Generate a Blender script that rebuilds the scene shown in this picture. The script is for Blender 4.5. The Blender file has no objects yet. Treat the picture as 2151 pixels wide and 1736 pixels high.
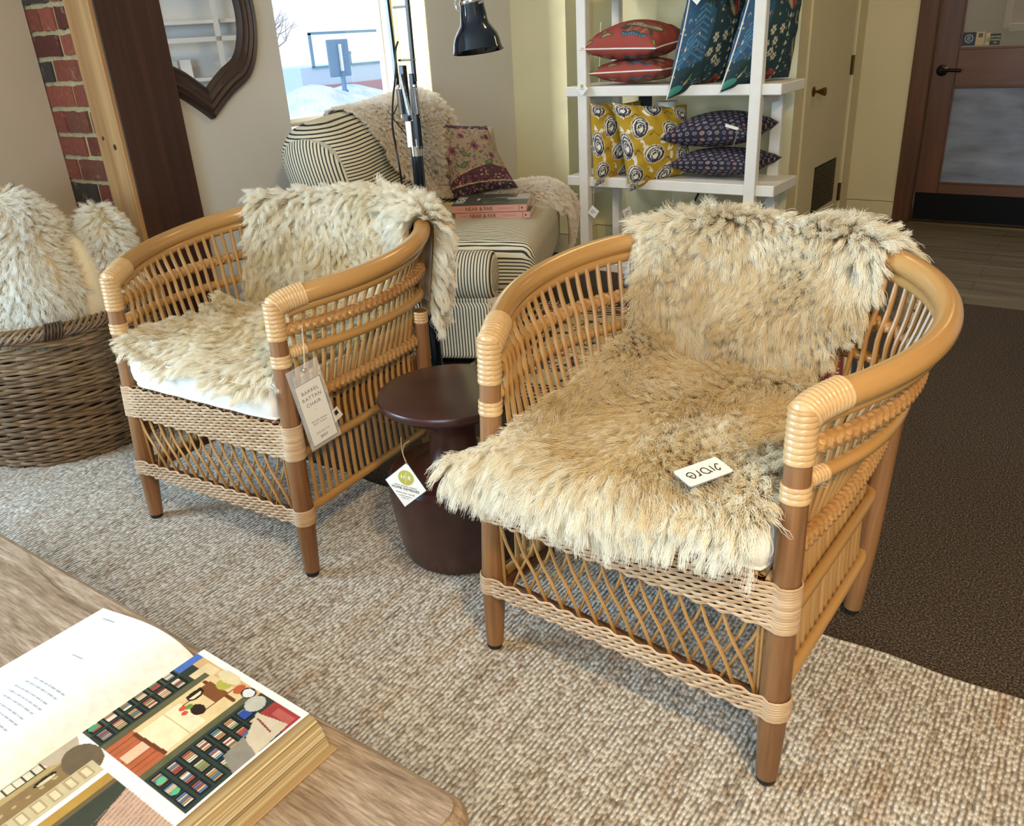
import bpy, math
import numpy as np
from math import sin, cos, pi, radians
rng = np.random.default_rng(11)
SC = bpy.context.scene
COL = SC.collection
A3 = lambda *v: np.array(v, float)

# ------------------------------------------------------------------ geometry accumulator
class G:
    def __init__(s): s.V = []; s.F = []; s.S = []; s.C = []; s.n = 0
    def add(s, V, F, st=None, col=None):
        V = np.asarray(V, float).reshape(-1, 3)
        s.V.append(V)
        s.F += [tuple(int(i) + s.n for i in f) for f in F]
        s.S.append(np.zeros((len(V), 3)) if st is None else np.asarray(st, float))
        s.C.append(np.ones((len(V), 3)) if col is None else (np.tile(col, (len(V), 1)) if np.ndim(col) == 1 else col))
        s.n += len(V); return s
    def box(s, x0, x1, y0, y1, z0, z1, b=0.0, M=None, col=None):
        b = min(b, (x1-x0)/2.01, (y1-y0)/2.01, (z1-z0)/2.01)
        if b <= 0:
            V = [(x, y, z) for x in (x0, x1) for y in (y0, y1) for z in (z0, z1)]
            F = [(0, 1, 3, 2), (4, 6, 7, 5), (0, 4, 5, 1), (2, 3, 7, 6), (0, 2, 6, 4), (1, 5, 7, 3)]
        else:
            # chamfered box: 24 verts
            c = A3((x0+x1)/2, (y0+y1)/2, (z0+z1)/2); h = A3((x1-x0)/2, (y1-y0)/2, (z1-z0)/2)
            V = []; idx = {}
            for sx in (-1, 1):
                for sy in (-1, 1):
                    for sz in (-1, 1):
                        for k in range(3):
                            p = A3(sx, sy, sz)*h - A3(sx, sy, sz)*b
                            p[k] = (sx, sy, sz)[k]*h[k]
                            idx[(sx, sy, sz, k)] = len(V); V.append(c+p)
            F = []
            def q(k, sg):
                o = [i for i in range(3) if i != k]; L = []
                for a_, b_ in ((-1, -1), (1, -1), (1, 1), (-1, 1)):
                    t = [0, 0, 0]; t[k] = sg; t[o[0]] = a_; t[o[1]] = b_; L.append(idx[(*t, k)])
                if (sg > 0) == (k == 1): L = L[::-1]
                return tuple(L)
            for k in range(3):
                for sg in (-1, 1): F.append(q(k, sg))
            for k in range(3):
                o = [i for i in range(3) if i != k]
                for a_ in (-1, 1):
                    for b_ in (-1, 1):
                        t0 = [0, 0, 0]; t0[o[0]] = a_; t0[o[1]] = b_; t1 = list(t0); t0[k] = -1; t1[k] = 1
                        F.append((idx[(*t0, o[0])], idx[(*t1, o[0])], idx[(*t1, o[1])], idx[(*t0, o[1])]))
            for sx in (-1, 1):
                for sy in (-1, 1):
                    for sz in (-1, 1): F.append(tuple(idx[(sx, sy, sz, k)] for k in range(3)))
        V = np.asarray(V, float)
        d = A3(x1-x0, y1-y0, z1-z0); ax = int(np.argmax(d)); st = np.roll(V, -ax, axis=1).copy(); st[:, 2] += s.n*.37
        if M is not None: V = V@M[:3, :3].T + M[:3, 3]
        return s.add(V, F, st, col)
    def tube(s, P, r, n=8, closed=False, rf=None, seed=None, caps=True, col=None, flat=None, up=None):
        P = np.asarray(P, float); m = len(P)
        T = np.roll(P, -1, 0)-np.roll(P, 1, 0) if closed else np.gradient(P, axis=0)
        T /= np.linalg.norm(T, axis=1)[:, None]+1e-12
        ref = A3(0, 0, 1) if abs(T[0][2]) < .9 else A3(1, 0, 0)
        if up is not None: ref = A3(*up)
        N = np.zeros_like(P); v = ref-T[0]*(ref@T[0]); N[0] = v/np.linalg.norm(v)
        for i in range(1, m):
            base = N[i-1] if up is None else ref
            v = base-T[i]*(base@T[i]); N[i] = v/(np.linalg.norm(v)+1e-12)
        B = np.cross(T, N)
        L = np.r_[0, np.cumsum(np.linalg.norm(np.diff(P, axis=0), axis=1))]
        th = np.linspace(0, 2*pi, n, endpoint=False)
        R = np.broadcast_to(np.asarray(r, float).reshape(-1, 1) if np.ndim(r) else float(r), (m, n)).copy()
        if rf is not None: R = rf(L[:, None], th[None, :])*np.ones((m, n))
        fa, fb = (1, 1) if flat is None else flat
        V = P[:, None]+R[..., None]*(np.cos(th)[None, :, None]*fa*N[:, None]+np.sin(th)[None, :, None]*fb*B[:, None])
        sd = rng.random()*50 if seed is None else seed
        st = np.stack([np.broadcast_to(L[:, None]+sd, (m, n)), np.broadcast_to(np.cos(th)[None]*.02, (m, n)), np.broadcast_to(np.sin(th)[None]*.02+sd*.1, (m, n))], -1).reshape(-1, 3)
        F = []
        mm = m if closed else m-1
        for i in range(mm):
            a = i*n; b = ((i+1) % m)*n
            for j in range(n):
                k = (j+1) % n; F.append((a+j, a+k, b+k, b+j))
        if caps and not closed:
            F.append(tuple(range(n))[::-1]); F.append(tuple((m-1)*n+j for j in range(n)))
        return s.add(V.reshape(-1, 3), F, st, col)
    def lathe(s, prof, n=32, c=(0, 0, 0), caps=True, col=None, M=None):
        prof = np.asarray(prof, float); m = len(prof); th = np.linspace(0, 2*pi, n, endpoint=False)
        V = np.stack([prof[:, 0][:, None]*np.cos(th), prof[:, 0][:, None]*np.sin(th), np.broadcast_to(prof[:, 1][:, None], (m, n))], -1).reshape(-1, 3)
        st = V.copy()
        F = [(i*n+j, i*n+(j+1) % n, (i+1)*n+(j+1) % n, (i+1)*n+j) for i in range(m-1) for j in range(n)]
        if caps: F += [tuple(range(n))[::-1], tuple((m-1)*n+j for j in range(n))]
        if M is not None: V = V@M[:3, :3].T+M[:3, 3]
        return s.add(V+A3(*c), F, st, col)
    def grid(s, P, col=None, st=None, flip=False):
        P = np.asarray(P, float); a, b = P.shape[:2]
        I = np.arange(a*b).reshape(a, b)
        Q = np.stack([I[:-1, :-1], I[1:, :-1], I[1:, 1:], I[:-1, 1:]], -1).reshape(-1, 4)
        if flip: Q = Q[:, ::-1]
        return s.add(P.reshape(-1, 3), Q.tolist(), None if st is None else st.reshape(-1, 3), None if col is None else col.reshape(-1, 3))
    def prism(s, poly, z0, z1, M=None, col=None):
        n = len(poly); V = [(x, y, z0) for x, y in poly]+[(x, y, z1) for x, y in poly]
        F = [tuple(range(n))[::-1], tuple(range(n, 2*n))]+[(i, (i+1) % n, n+(i+1) % n, n+i) for i in range(n)]
        V = np.asarray(V, float)
        if M is not None: V = V@M[:3, :3].T+M[:3, 3]
        return s.add(V, F, V.copy(), col)
    def build(s, name, mat, parent=None, smooth=True, ang=40, M=None):
        V = np.concatenate(s.V); me = bpy.data.meshes.new(name)
        if M is not None: V = V@M[:3, :3].T+M[:3, 3]
        me.vertices.add(len(V)); me.vertices.foreach_set('co', V.ravel())
        ln = np.fromiter((len(f) for f in s.F), int, len(s.F)); flat = np.fromiter((i for f in s.F for i in f), int, int(ln.sum()))
        me.loops.add(len(flat)); me.loops.foreach_set('vertex_index', flat)
        me.polygons.add(len(ln)); me.polygons.foreach_set('loop_start', np.r_[0, np.cumsum(ln)[:-1]]); me.polygons.foreach_set('loop_total', ln)
        me.update(calc_edges=True); me.validate()
        at = me.attributes.new('st', 'FLOAT_VECTOR', 'POINT'); at.data.foreach_set('vector', np.concatenate(s.S).ravel())
        C = np.concatenate(s.C)
        if C.min() < .999:
            at = me.attributes.new('Col', 'FLOAT_COLOR', 'POINT'); at.data.foreach_set('color', np.c_[C, np.ones(len(C))].ravel())
        me.polygons.foreach_set('use_smooth', np.full(len(ln), bool(smooth)))
        if smooth:
            if ang < 180: me.set_sharp_from_angle(angle=radians(ang))
        me.materials.append(mat)
        o = bpy.data.objects.new(name, me); COL.objects.link(o)
        if parent is not None: o.parent = parent
        return o

def xf(loc=(0, 0, 0), rz=0, rx=0, ry=0, s=1):
    cz, sz, cx, sx, cy, sy = cos(rz), sin(rz), cos(rx), sin(rx), cos(ry), sin(ry)
    Rz = np.array([[cz, -sz, 0], [sz, cz, 0], [0, 0, 1]]); Rx = np.array([[1, 0, 0], [0, cx, -sx], [0, sx, cx]]); Ry = np.array([[cy, 0, sy], [0, 1, 0], [-sy, 0, cy]])
    M = np.eye(4); M[:3, :3] = Rz@Ry@Rx*s; M[:3, 3] = loc; return M
def frame(o, x, y):   # matrix with given origin, x axis, y axis (orthonormalised)
    x = A3(*x)/np.linalg.norm(x); y = A3(*y); y = y-x*(x@y); y /= np.linalg.norm(y); M = np.eye(4)
    M[:3, 0] = x; M[:3, 1] = y; M[:3, 2] = np.cross(x, y); M[:3, 3] = o; return M
def setm(o, M):
    from mathutils import Matrix
    o.matrix_basis = Matrix(M.tolist()); return o
def tag(o, label=None, cat=None, group=None, kind=None):
    if label: o['label'] = label
    if cat: o['category'] = cat
    if group: o['group'] = group
    if kind: o['kind'] = kind
    return o
def empty(name, loc=(0, 0, 0), rz=0, label=None, cat=None, group=None, kind=None):
    o = bpy.data.objects.new(name, None); COL.objects.link(o); o.location = loc; o.rotation_euler = (0, 0, rz); o.empty_display_size = .1
    return tag(o, label, cat, group, kind)
def copy_tree(o, parent=None):
    c = o.copy(); COL.objects.link(c); c.parent = parent
    for ch in list(o.children): copy_tree(ch, c)
    return c
def bez(P, n):
    P = np.asarray(P, float); k = len(P)-1; t = np.linspace(0, 1, n)[:, None]
    return sum(math.comb(k, i)*t**i*(1-t)**(k-i)*P[i] for i in range(k+1))
def crv(P, n):   # catmull-rom through points
    P = np.asarray(P, float); Q = np.vstack([2*P[0]-P[1], P, 2*P[-1]-P[-2]]); m = len(P)-1
    u = np.linspace(0, m-1e-9, n); i = u.astype(int); t = (u-i)[:, None]
    a, b, c, d = Q[i], Q[i+1], Q[i+2], Q[i+3]
    return .5*((2*b)+(-a+c)*t+(2*a-5*b+4*c-d)*t**2+(-a+3*b-3*c+d)*t**3)
def text(body, size, mat, parent, M, name='lettering', align='CENTER', ext=.0002, spacing=1.0):
    c = bpy.data.curves.new(name, 'FONT'); c.body = body; c.size = size; c.align_x = align; c.align_y = 'CENTER'; c.extrude = ext; c.space_character = spacing
    c.resolution_u = 3
    c.materials.append(mat); o = bpy.data.objects.new(name, c); COL.objects.link(o); o.parent = parent; setm(o, M); return o

# ------------------------------------------------------------------ materials
def lin(c):
    if isinstance(c, str): c = [int(c[i:i+2], 16)/255 for i in (0, 2, 4)]
    return tuple(((v+.055)/1.055)**2.4 if v > .04045 else v/12.92 for v in c[:3])
class Mt:
    def __init__(s, name, base='888888', rough=.6, spec=.5, metal=0, **kw):
        s.m = bpy.data.materials.new(name); s.m.use_nodes = True; s.t = s.m.node_tree; s.n = s.t.nodes; s.l = s.t.links
        s.b = s.n['Principled BSDF']; s.set('Base Color', (*lin(base), 1)); s.set('Roughness', rough); s.set('Specular IOR Level', spec); s.set('Metallic', metal)
        for k, v in kw.items(): s.set(k.replace('_', ' '), v)
    def set(s, k, v): s.b.inputs[k].default_value = v
    def node(s, t, **kw):
        n = s.n.new('ShaderNode'+t)
        for k, v in kw.items():
            if k.startswith('i_'):
                key = k[2:]; key = int(key) if key.isdigit() else key.replace('_', ' ')
                if isinstance(v, bpy.types.NodeSocket): s.l.new(v, n.inputs[key])
                else: n.inputs[key].default_value = v
            else: setattr(n, k, v)
        return n
    def coord(s, kind='Object', scale=(1, 1, 1), rot=(0, 0, 0), loc=(0, 0, 0)):
        if kind == 'st': src = s.node('Attribute', attribute_name='st').outputs['Vector']
        else: src = s.node('TexCoord').outputs[kind]
        return s.node('Mapping', i_Vector=src, i_Scale=scale, i_Rotation=rot, i_Location=loc).outputs[0]
    def noise(s, vec, scale=5, detail=4, rough=.55, dist=0):
        n = s.node('TexNoise', i_Vector=vec, i_Scale=scale, i_Detail=detail, i_Roughness=rough, i_Distortion=dist); return n.outputs[0]
    def ramp(s, fac, stops):
        n = s.node('ValToRGB'); e = n.color_ramp.elements; s.l.new(fac, n.inputs[0])
        while len(e) < len(stops): e.new(.5)
        for el, (p, c) in zip(e, stops): el.position = p; el.color = (*lin(c), 1)
        return n.outputs[0]
    def math(s, op, a, b=0.0, c=0.0):
        n = s.node('Math', operation=op)
        for i, v in enumerate((a, b, c)):
            if isinstance(v, bpy.types.NodeSocket): s.l.new(v, n.inputs[i])
            else: n.inputs[i].default_value = v
        return n.outputs[0]
    def mix(s, f, a, b, mode='MIX'):
        n = s.node('Mix', data_type='RGBA', blend_type=mode)
        for k, v in ((0, f), (6, a), (7, b)):
            if isinstance(v, bpy.types.NodeSocket): s.l.new(v, n.inputs[k])
            elif isinstance(v, str): n.inputs[k].default_value = (*lin(v), 1)
            else: n.inputs[k].default_value = v
        return n.outputs[2]
    def color(s, sock): s.l.new(sock, s.b.inputs['Base Color']); return s
    def rough(s, sock): s.l.new(sock, s.b.inputs['Roughness']); return s
    def bump(s, h, strength=.3, dist=.01):
        n = s.node('Bump', i_Height=h, i_Strength=strength, i_Distance=dist); s.l.new(n.outputs[0], s.b.inputs['Normal']); return s
def plain(name, base, rough=.6, **kw):
    return Mt(name, base, rough, **kw).m
def grain(name, c0, c1, c2, rough=.4, sx=3, sy=60, bump=.1, kind='st', ax=0, coat=0):
    s3 = [sy, sy, sy]; s3[ax] = sx; m = Mt(name, c1, rough); v = m.coord(kind, tuple(s3))
    n1 = m.noise(v, 1, 6, .6, .6); n2 = m.noise(m.coord(kind, tuple(q*(.35 if k == ax else .12) for k, q in enumerate(s3))), 1, 3, .5, .3)
    c = m.ramp(n1, ((.3, c0), (.55, c1), (.75, c2))); c = m.mix(.5, c, m.ramp(n2, ((.3, c0), (.7, c2))))
    m.color(c).bump(n1, bump, .003)
    if coat: m.set('Coat Weight', coat); m.set('Coat Roughness', .15)
    return m.m
def vcol(name, rough=.8, bump=0, weave=1200, mul='ffffff', **kw):
    m = Mt(name, 'ffffff', rough, **kw); c = m.node('Attribute', attribute_name='Col').outputs['Color']
    if bump:
        n = m.noise(m.coord('Object', (1, 1, 1)), weave, 2); m.bump(n, bump, .002); c = m.mix(.18, c, m.ramp(n, ((.3, '777777'), (.7, 'ffffff'))), 'MULTIPLY')
    m.color(c); return m.m

M_ = {}
M_['leg'] = grain('brown_rattan_pole', '5e3d22', '8a5f3a', 'a67a50', .38, 4, 90, .12)
M_['rail'] = grain('honey_rattan_pole', '96703e', 'ad8149', 'c2955c', .26, 1.5, 25, .03, coat=.35)
M_['spindle'] = grain('honey_rattan_cane', '8c6638', 'a87e4a', 'c2975f', .34, 6, 40, .05, coat=.15)
M_['bind'] = grain('pale_rattan_binding', 'b08a5a', 'cda774', 'dfc095', .3, 8, 60, .08, coat=.2)
M_['weave'] = grain('woven_rattan_peel', '84592f', 'aa7c49', 'cba36e', .38, 9, 50, .08, coat=.12)
M_['wicker'] = grain('fine_wicker_strand', '957250', 'b89770', 'dac0a0', .4, 14, 60, .1)
M_['darkwood'] = plain('dark_stretcher_wood', '6b4930', .5)
M_['rubber'] = plain('black_rubber', '151515', .6)
def cloth(name, c, sc=900, b=.25, rough=.9):
    m = Mt(name, c, rough, spec=.2); n = m.noise(m.coord(), sc, 2); m.bump(n, b, .001)
    n2 = m.noise(m.coord(), 12, 3); m.color(m.mix(.12, c, m.ramp(n2, ((.3, '9a9a9a'), (.7, 'ffffff'))), 'MULTIPLY')); m.set('Sheen Weight', .15); return m.m
M_['cotton'] = cloth('white_cotton', 'ece6da')
def wallm(name, c, sc=3):
    m = Mt(name, c, .75, spec=.25); n = m.noise(m.coord(), sc, 5); n2 = m.noise(m.coord(), 140, 3)
    m.color(m.mix(.08, c, m.ramp(n, ((.3, '909090'), (.7, 'ffffff'))), 'MULTIPLY')); m.bump(n2, .05, .002); return m.m
M_['white_wall'] = wallm('offwhite_wall_paint', 'd2d0cb'); M_['yellow_wall'] = wallm('pale_yellow_wall_paint', 'e7e2bd')
M_['cream_wall'] = wallm('cream_wall_paint', 'd3c49c'); M_['beige_wall'] = wallm('beige_wall_paint', 'c9b8a2')
M_['jamb'] = wallm('yellow_plaster', 'efe79a', 9)
M_['white_trim'] = plain('white_trim_paint', 'e2e0da', .45)
M_['white_paint'] = wallm('white_shelf_paint', 'e9e6de', 20)
M_['black'] = plain('black_plastic', '0d0d0f', .35); M_['chrome'] = plain('chrome', 'd8d8d8', .12, metal=1)
M_['ink'] = plain('black_ink', '1c1c22', .7); M_['paper'] = plain('white_card', 'eceae6', .6); M_['greyink'] = plain('grey_ink', '6f6a66', .7)
M_['navy'] = plain('glossy_dark_navy_enamel', '071522', .12, Coat_Weight=.6)
M_['brass'] = plain('aged_brass', '8a6a35', .3, metal=1)

# ------------------------------------------------------------------ painter: draws patterns into an array used as vertex colours
class Canvas:
    def __init__(s, w, h, c):
        s.w, s.h = w, h; s.a = np.empty((h, w, 3)); s.a[:] = lin(c); s.Y, s.X = np.mgrid[0:h, 0:w]; s.Y = (s.Y+.5)/h; s.X = (s.X+.5)/w
    def put(s, m, c, al=1): s.a[m] = s.a[m]*(1-al)+np.array(lin(c))*al; return s
    def rect(s, x0, y0, x1, y1, c, al=1): return s.put((s.X >= x0) & (s.X < x1) & (s.Y >= y0) & (s.Y < y1), c, al)
    def ell(s, x, y, rx, ry, c, rot=0, r0=0, al=1):
        dx, dy = s.X-x, s.Y-y; u = (dx*cos(rot)+dy*sin(rot))/rx; v = (-dx*sin(rot)+dy*cos(rot))/ry; q = u*u+v*v
        return s.put((q < 1) & (q >= r0*r0), c, al)
    def line(s, P, w, c, al=1):
        P = np.asarray(P, float); m = np.zeros(s.X.shape, bool)
        for (x0, y0), (x1, y1) in zip(P[:-1], P[1:]):
            dx, dy = x1-x0, y1-y0; q = dx*dx+dy*dy+1e-12; t = np.clip(((s.X-x0)*dx+(s.Y-y0)*dy)/q, 0, 1)
            m |= (s.X-x0-t*dx)**2+(s.Y-y0-t*dy)**2 < w*w
        return s.put(m, c, al)
    def poly(s, P, c, al=1):
        P = np.asarray(P, float); m = np.zeros(s.X.shape, bool); n = len(P)
        for i in range(n):
            x0, y0 = P[i]; x1, y1 = P[(i+1) % n]
            if y0 == y1: continue
            m ^= ((y0 > s.Y) != (y1 > s.Y)) & (s.X < (x1-x0)*(s.Y-y0)/(y1-y0)+x0)
        return s.put(m, c, al)
    def sample(s, U, V):
        x = np.clip((np.asarray(U)*s.w).astype(int), 0, s.w-1); y = np.clip((np.asarray(V)*s.h).astype(int), 0, s.h-1); return s.a[y, x]
FURN = 1.0
RUGZ = .012
EXPO = 0.16; SKY = 1.2; GLOW = 3.0; SUNV = (-.80, -.52, .30)
CEIL = [('ceiling_spot', (.95, -.10, 2.7), (.3, .9, 0), .26, 60), ('ceiling_spot', (.9, -1.2, 2.75), (.5, .2, 0), .4, 32), ('ceiling_spot', (-1.3, 2.9, 2.75), (-1.5, 3.2, 0), .4, 8), ('ceiling_spot', (.1, 4.6, 2.75), (-.1, 4.9, 0), .35, 4.5)]
DAYL, FILLF, DAYW, DAYS = 195, 140, 60, 170
# ------------------------------------------------------------------ camera, world, lights
def look():
    p, r, ps = .43071, -.06004, radians(36.5)
    R = np.array([[cos(ps), -sin(ps), 0], [sin(ps), cos(ps), 0], [0, 0, 1]])
    fw = A3(0, cos(p), -sin(p)); up = A3(0, sin(p), cos(p)); rt = A3(1, 0, 0)
    rr = rt*cos(r)+up*sin(r); uu = -rt*sin(r)+up*cos(r)
    M = np.eye(4); M[:3, 0] = R@rr; M[:3, 1] = R@uu; M[:3, 2] = -(R@fw); M[:3, 3] = (0, 0, 1.2756); return M
cd = bpy.data.cameras.new('camera'); cam = bpy.data.objects.new('camera', cd); COL.objects.link(cam); setm(cam, look())
cd.sensor_width = 36; cd.lens = 1738/2151*36; cd.clip_start = .02; SC.camera = cam
vs = SC.view_settings; vs.view_transform = 'Standard'; vs.look = 'None'; vs.gamma = 1; vs.exposure = EXPO; vs.use_curve_mapping = False
SC.cycles.use_denoising = True; SC.cycles.max_bounces = 7; SC.cycles.diffuse_bounces = 4; SC.cycles.glossy_bounces = 3; SC.cycles.transmission_bounces = 5
SC.cycles.transparent_max_bounces = 12; SC.cycles.use_adaptive_sampling = True; SC.cycles.adaptive_threshold = .03; SC.cycles.sample_clamp_indirect = 6
SC.cycles.caustics_reflective = False; SC.cycles.caustics_refractive = False

W = bpy.data.worlds.new('winter_daylight'); SC.world = W; W.use_nodes = True; nt = W.node_tree; nd = nt.nodes; bg = nd['Background']
tc = nd.new('ShaderNodeTexCoord'); dp = nd.new('ShaderNodeVectorMath'); dp.operation = 'DOT_PRODUCT'; nt.links.new(tc.outputs['Generated'], dp.inputs[0]); dp.inputs[1].default_value = SUNV
rp = nd.new('ShaderNodeValToRGB'); nt.links.new(dp.outputs['Value'], rp.inputs[0]); e = rp.color_ramp.elements
e[0].position = .55; e[0].color = (SKY*.84, SKY*.95, SKY*1.10, 1); e[1].position = .97; e[1].color = (GLOW*.62, GLOW*.87, GLOW*1.30, 1)
nt.links.new(rp.outputs[0], bg.inputs[0]); bg.inputs[1].default_value = 1

def area(name, loc, tgt, sx, sy, power, color, portal=False, spread=pi):
    from mathutils import Vector
    l = bpy.data.lights.new(name, 'AREA'); l.shape = 'RECTANGLE'; l.size = sx; l.size_y = sy; l.energy = power; l.color = color; l.spread = spread
    o = bpy.data.objects.new(name, l); COL.objects.link(o); o.location = loc
    o.rotation_euler = (Vector(tgt)-Vector(loc)).to_track_quat('-Z', 'Y').to_euler()
    if portal: l.cycles.is_portal = True
    return o
area('window_portal', (-3.28, 3.1, 1.5), (0, 3.1, 1.5), 1.0, 1.2, 1, (1, 1, 1), True)
area('storefront_portal', (-3.6, -1.1, 1.4), (0, -1.1, 1.4), 2.4, 1.9, 1, (1, 1, 1), True)
WARM = (1, .71, .35)
area('storefront_daylight', (-3.75, -1.1, 1.45), (0, -.7, .6), 2.3, 1.8, DAYL, (.58, .82, 1))
area('window_daylight', (-4.25, 2.45, 2.75), (-2.6, 4.3, .8), 1.3, 1.3, DAYW, (.95, .97, 1))
area('low_sun_daylight', (-4.15, .95, 2.0), (-2.75, 4.35, 1.0), .5, 1.3, DAYS, (1, .97, .86))
area('front_cool_fill', (1.2, -4.3, 1.5), (-1.5, 2, 1.0), 2.6, 1.8, FILLF, (.56, .80, 1))  # added cool fill, shining in from behind the camera
for nm, loc, tg, sx, pw in CEIL: area(nm, loc, tg, sx, sx, pw, WARM)

# ------------------------------------------------------------------ the room
HC = 2.9
def st(o): o['kind'] = 'structure'; return o
def carpet():
    m = Mt('dark_brown_loop_carpet', '3c342e', .95, spec=.1); v = m.coord('Object')
    n = m.noise(v, 210, 2, .7); n2 = m.noise(v, 1.2, 3)
    c = m.ramp(n, ((.32, '1d1815'), (.5, '443a33'), (.68, '7d7063'))); m.color(m.mix(.15, c, m.ramp(n2, ((.3, '808080'), (.7, 'ffffff'))), 'MULTIPLY')); m.bump(n, .5, .004); return m.m
def plank():
    m = Mt('grey_brown_vinyl_plank', '6d6252', .45, spec=.4); n = m.noise(m.coord('Object', (1.6, 38, 1)), 1, 6, .65, .5)
    c = m.ramp(n, ((.3, '4d4335'), (.5, '6f6350'), (.72, '8b8069'))); w = m.node('TexBrick', i_Vector=m.coord('Object'), i_Scale=1.0, offset=.4)
    for k, v in (('Brick Width', 1.2), ('Row Height', .15), ('Mortar Size', .002), ('Color1', (.85, .85, .85, 1)), ('Color2', (1, 1, 1, 1)), ('Mortar', (.35, .35, .35, 1))): w.inputs[k].default_value = v
    m.color(m.mix(1, c, w.outputs[0], 'MULTIPLY')); m.bump(n, .06, .003); return m.m
g = G().box(-3.6, 4, -4, 4.26, -.1, 0); g.box(-3.6, -1.473, 4.26, 6.2, -.1, 0); st(g.build('floor', carpet(), smooth=False))
st(G().box(-1.473, 4, 4.26, 6.4, -.1, 0.002).build('floor', plank(), smooth=False))
st(G().box(-3.9, 4.1, -4.1, 6.5, HC, HC+.1).build('ceiling', M_['white_wall'], smooth=False))
# window wall: sill, piers, head
g = G(); X0, X1, ya, yb, zs, zh = -3.38, -3.06, 2.61, 3.603, .90, 2.25
g.box(X0, X1, 2.037, ya, 0, HC); g.box(X0, X1, yb, 4.35, 0, HC); g.box(X0, X1, ya, yb, 0, zs); g.box(X0, X1, ya, yb, zh, HC)
st(g.build('wall_left', M_['white_wall'], smooth=False))
st(G().box(-3.30, -3.062, yb-.004, yb, zs+.02, zh).build('trim_1', M_['jamb'], smooth=False))
st(G().box(-3.34, -3.055, ya, yb, zs, zs+.022, .004).build('trim_2', M_['white_trim'], smooth=False))
st(G().box(-3.62, -3.52, -4, -2.3, 0, HC).box(-3.62, -3.52, .1, 1.80, 0, HC).box(-3.62, -3.52, -2.3, .1, 0, .45).box(-3.62, -3.52, -2.3, .1, 2.35, HC).build('wall_left_front', M_['beige_wall'], smooth=False))
# window_1
w1 = empty('window_1', (-3.33, 3.1, zs), kind='structure')
def fr(x0, x1, y0, y1, z0, z1, t, mat, nm='window_frame'):
    g = G(); g.box(x0, x1, y0, y0+t, z0, z1, .003); g.box(x0, x1, y1-t, y1, z0, z1, .003); g.box(x0, x1, y0+t, y1-t, z0, z0+t, .003); g.box(x0, x1, y0+t, y1-t, z1-t, z1, .003)
    o = g.build(nm, mat, w1, smooth=False, M=xf((3.33, -3.1, -zs))); return o
fr(-3.345, -3.30, ya, yb, zs+.02, zh, .035, M_['white_trim'])
fr(-3.375, -3.345, ya+.02, yb-.014, zs+.02, zh, .035, M_['white_trim'], 'storm_frame')
fr(-3.315, -3.29, ya-.0, yb-.004, zs+.02, zh, .012, plain('grey_window_stop', '9c988c', .5), 'window_stop')
def glassm(name='window_glass', tint=(1, 1, 1), refl=.06):
    m = Mt(name); t = m.node('BsdfTransparent'); t.inputs[0].default_value = (*tint, 1); gl = m.node('BsdfGlossy'); gl.inputs['Roughness'].default_value = .02
    fz = m.node('Fresnel'); fz.inputs[0].default_value = 1.45; bf = m.math('SUBTRACT', 1, m.node('NewGeometry').outputs['Backfacing']); mx = m.node('MixShader'); m.l.new(m.math('MULTIPLY', fz.outputs[0], bf), mx.inputs[0]); m.l.new(t.outputs[0], mx.inputs[1]); m.l.new(gl.outputs[0], mx.inputs[2])
    m.l.new(mx.outputs[0], m.n['Material Output'].inputs[0]); return m.m
M_['glass'] = glassm()
G().box(-3.36, -3.356, ya+.03, yb-.03, zs+.05, zh-.03).build('pane', M_['glass'], w1, smooth=False, M=xf((3.33, -3.1, -zs)))
g = G(); g.tube([(-3.27, yb-.02, 1.02), (-3.27, yb-.02, 1.8)], .002, 5); g.box(-3.275, -3.265, yb-.027, yb-.013, 1.0, 1.03, .002); g.build('blind_cord', M_['white_trim'], w1, M=xf((3.33, -3.1, -zs)))
# nook, back wall, door wall
st(G().box(-3.38, -2.686, 4.35, 4.9, 0, HC).box(-2.686, -1.4735, 4.66, 4.9, 0, HC).build('wall_back', M_['yellow_wall'], smooth=False))
g = G().box(-1.60, -1.473, 4.662, 4.90, 0, HC); g.box(-1.60, -1.473, 5.72, 5.96, 0, HC); g.box(-1.60, -1.473, 4.9, 5.72, 2.05, HC); g.box(-1.6, -1.169, 5.96, 6.1, 0, HC); g.box(-1.169, -.05, 5.96, 6.1, 2.15, HC); g.box(-.05, 4.1, 5.96, 6.1, 0, HC)
st(g.build('wall_right', M_['cream_wall'], smooth=False))
st(G().box(4, 4.1, -4, 6.1, 0, HC).box(-3.62, -.2, -4.1, -4, 0, HC).box(2.6, 4.1, -4.1, -4, 0, HC).box(-.2, 2.6, -4.1, -4, 0, .5).box(-.2, 2.6, -4.1, -4, 2.45, HC).build('wall_front', M_['beige_wall'], smooth=False))  # unseen opening left in the front wall for the added cool fill
def bb(x0, x1, y0, y1, nm, m): return st(G().box(x0, x1, y0, y1, 0, .13, .004).box(min(x0, x1)-.0, x1, y0, y1, .12, .135, .003).build(nm, m, smooth=False))
bb(-3.06, -2.674, 4.338, 4.35, 'baseboard_back', M_['yellow_wall']); bb(-2.686, -2.674, 4.35, 4.66, 'baseboard_back', M_['yellow_wall']); bb(-2.674, -1.46, 4.648, 4.66, 'baseboard_back', M_['yellow_wall'])
bb(-1.473, -1.169, 5.948, 5.96, 'baseboard_right', M_['cream_wall'])
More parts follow.
